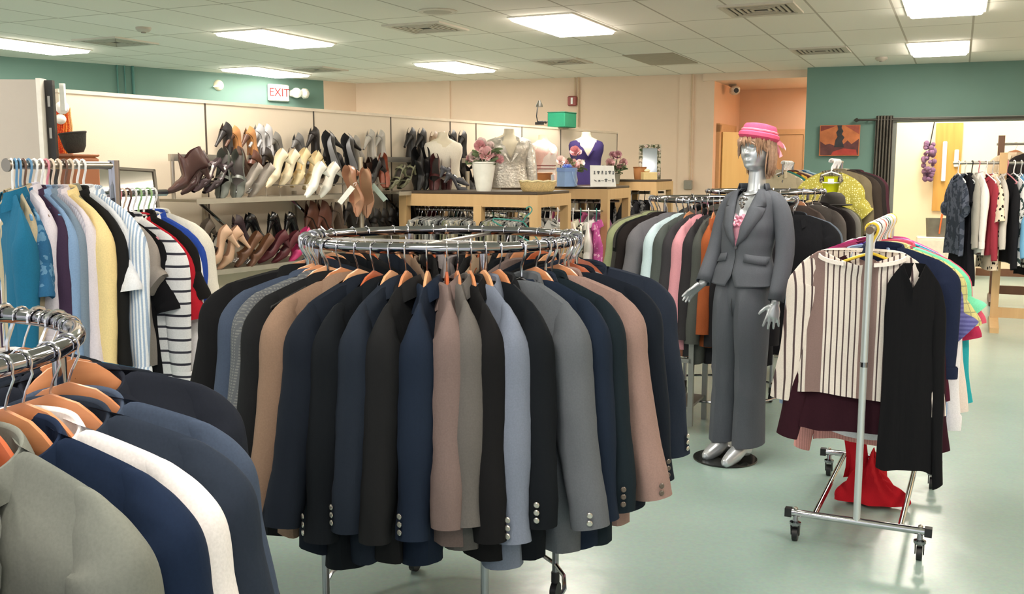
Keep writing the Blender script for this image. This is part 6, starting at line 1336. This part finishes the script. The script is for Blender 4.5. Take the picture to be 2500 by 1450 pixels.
# rod and curtain
r0 = rw(2096, 293, .09); r1 = r0 + RD * 4.2; r1.z = r0.z
t = thing('curtain_rod', 'dark curtain rod above the opening in the teal wall', 'curtain rod', r0, rzw); DK = mat('4a4640', .4, .5)
MB().cyl((0, 0, 0), (4.2, 0, 0), .014).build('rod', DK, t); MB().lathe([(.001, -.06), (.012, -.05), (.03, -.02), (.012, 0), (.016, .01)], n=12).build('finial', DK, t).rotation_euler = (0, PI / 2, 0)
for x in (.12, 2.0, 4.0): MB().cyl((x, 0, 0), (x, .09, 0), .009).build('bracket', DK, t)
ca, cb_ = rw(2134, 400, .09), rw(2175, 400, .09); cw = (cb_ - ca).length; n = 60; rows = []
for i in range(14):
    v = i / 13; rows.append([((cw * j / (n - 1)) * lerp(1, 1.12, v) - .02 * v, .045 * sin(j / (n - 1) * 2 * PI * 5.5 + .3 * sin(v * 3)), .05 - (r0.z - .0) * v) for j in range(n)])
o = MB().grid(rows).build('curtain', fab('6f6a62'), None, True, (ca.x, ca.y, r0.z), rzw); modsolid(o, .006); tag(o, 'grey pleated curtain gathered at the left of the bright opening', 'curtain')
# back room things
BRP = q1 + RN * .0
def bw(px, py, off=.0): return onl(px, py, BRP + RN * off, RD)
a, b3 = bw(2281, 400, .02), bw(2346, 400, .02); z0, z1 = bw(2310, 515, .02).z, bw(2310, 300, .02).z; c = (a + b3) / 2
o = MB().box((c.x, c.y, (z0 + z1) / 2), ((b3 - a).length, .03, z1 - z0), rzw).build('plywood_sheet', wood('dcae5c', 'b8843c', .5, 2.5, 2), None, False); tag(o, 'tall plywood sheet against the back room wall', 'board')
for k, (px, y0, y1, l) in enumerate(((2305, 345, 443, 'long white strip light tube leaning on the plywood'), (2335, 365, 408, 'short white strip on the right of the plywood'))):
    q = bw(px, (y0 + y1) / 2, .06); hh = bw(px, y0, .06).z - bw(px, y1, .06).z; tag(MB().bbox(q, (.06, .04, hh), .01, rzw).build('white_strip', WHITEP, None, False), l, 'strip')
q = bw(2268, 390, .18); t = thing('feather_duster', 'purple fluffy duster hanging left of the plywood sheet', 'duster', q)
m = MB(); rr = random.Random(2)
for k in range(60): a = rr.uniform(0, 6.28); zz = rr.uniform(-.3, .25); r = .07 * (1 - (zz / .36) ** 2) + .02; m.ball((r * cos(a) * .8, r * sin(a) * .8, zz), rr.uniform(.025, .045), 7, 5)
m.build('fluff', mat('7a5a7a', .9, 0, .25, 30), t); MB().cyl((0, 0, .2), (.06, 0, .62), .008).build('handle', BLACKP, t)
# tote bag on a low cabinet
q = bw(2292, 578, .45); cz = q.z
t = thing('low_cabinet', 'low white cabinet under the grey tote bag in back room', 'cabinet', (q.x, q.y, 0), rzw); MB().bbox((0.1, 0, cz / 2), (.8, .36, cz), .01).build('body', mat('efe6d6', .5), t, False)
for s in (-.2, .2): d = MB().box((.1 + s, -.185, cz / 2), (.37, .012, cz - .08)).build('door', mat('f2eadc', .5), t, False); MB().ball((.1 + s * .2, -.2, cz / 2), .015).build('knob', STEEL, d)
t = thing('tote_bag', 'grey tote bag with orange handles on the low cabinet', 'bag', (q.x, q.y, cz), rzw)
rows = [[((.17 + .02 * v) * math.copysign(abs(cos(2 * PI * k / 24)) ** .5, cos(2 * PI * k / 24)), .07 * math.copysign(abs(sin(2 * PI * k / 24)) ** .5, sin(2 * PI * k / 24)), .27 * v) for k in range(24)] for v in (0, .05, .5, 1)]
m = MB().grid(rows, True); m.cap(rows[0], True); m.build('body', mat('6d6a60', .7, 0, .2, 9), t)
for s in (-1, 1): MB().tube([(.0, s * .075, .05), (.01, s * .075, .2), (.03, s * .07, .33), (.08, s * .06, .36), (.13, s * .07, .32), (.14, s * .075, .2), (.15, s * .075, .05)], .011, 8).build('handle', mat('e07038', .5), t)
# wooden rack of blouses and dresses in front of the opening
P6 = at(2335, 398, 9.9); Z6 = P6.z; straight_rack(P6 + V * .42, V, 1.1, Z6, 'wooden rack with splayed feet full of blouses and dresses', VRZ, MAPLE)
MB().cyl((0, 0, 0), (-.45, 0, 0), .014).build('rail_extension', STEEL, [o for o in bpy.data.objects if o.get('label', '').startswith('wooden rack with splayed')][0], True, (0, 0, Z6))
br = [('tee', fab('39404e', 'bl', '5a6070', 20, .5), 'dark navy printed top at the left end', 1.2), ('dress', fab('1a1a20'), 'black dress beside the navy print', 1.1), ('knit1', fab('a8a49c'), 'grey knit third from the left', 1.1), ('shirt0', fab('f2eeea'), 'white shirt fourth from the left', 1.1), ('knit0', fab('a03a48'), 'brick red knit beside the polka dots', 1.25), ('camp', fab('efdcc4', 'dots', '2a2422', 24, .3), 'cream blouse with black polka dots', 1.25), ('knit0', fab('c9c4bc'), 'pale grey knit right of the polka dots', 1.1), ('knit1', fab('1e1e22'), 'black knit before the floral white', 1.35), ('tee', fab('e8e8ea', 'bl', '3a4a4a', 16, .55), 'white top with dark floral print', 1.3), ('knit0', fab('7ab4dc'), 'sky blue cardigan', 1.2),
      ('camp', fab('e8e4dc', 'plaid', '2a2a2a', 130, .3), 'black and white checked shirt', 1.2), ('dress', fab('1b1b1e'), 'black dress right of the checks', 1.0), ('knit1', fab('d02a30'), 'bright red cardigan', 1.25), ('tee', fab('7a9a5a', 'bl', '3a5a3a', 18, .5), 'green printed top', 1.2), ('dress', fab('222226'), 'black dress beside the green print', 1.0), ('camp', fab('4a8a8a', 'bl', 'd8d0c0', 14, .55), 'teal patterned blouse', 1.2), ('dress', fab('5a2a4a'), 'plum dress near the right edge', .9), ('knit0', fab('e8e0d4'), 'ivory knit near the right edge', 1.2), ('dress', fab('2a3a5a'), 'dark blue dress at the right edge', 1.0)]
for k, (key, m, l, s) in enumerate(br):
    loc = P6 + V * (.02 + .062 * k); r = URZ + PI + .35 + .12 * sin(k * 1.9); hang('blouse' if key != 'dress' else 'dress', key, loc, r, m, l + ' of the wooden rack', 'blouse' if key != 'dress' else 'dress', 'clothes on the wooden rack', (.95, 1, s)); hanger('tube', loc, r, HC[['white', 'clear', 'black', 'pink'][k % 4]], 'plastic hanger on the wooden rack', 'hangers on the wooden rack')
# second darker rack further right and back
P7 = at(2445, 352, 11.6); straight_rack(P7, V, 1.0, P7.z, 'dark rack standing behind the wooden rack', VRZ, wood('6a4a34', '553a28', .5, 4))
for k, (m, l) in enumerate([(fab('c9b49a'), 'tan coat'), (fab('2a2626'), 'black coat'), (fab('6a5a50'), 'brown coat')]):
    loc = P7 + V * (.15 + .2 * k); hang('coat', 'coat', loc, VRZ + .3, m, l + ' hanging on the dark rack behind the wooden rack', 'coat', 'coats on the dark rack', skip=('buttons',)); hanger('wood', loc, VRZ + .3, HANGW, 'wooden hanger on the dark rack', 'hangers on the dark rack', WIRE)
# back room ceiling lights
for k, s in enumerate((.9, 2.6)):
    c = q1 + RD * s + RN * 1.1; troffer((c.x, c.y), 'ceiling panel light inside the bright back room')['group'] = 'ceiling lights of the back room'
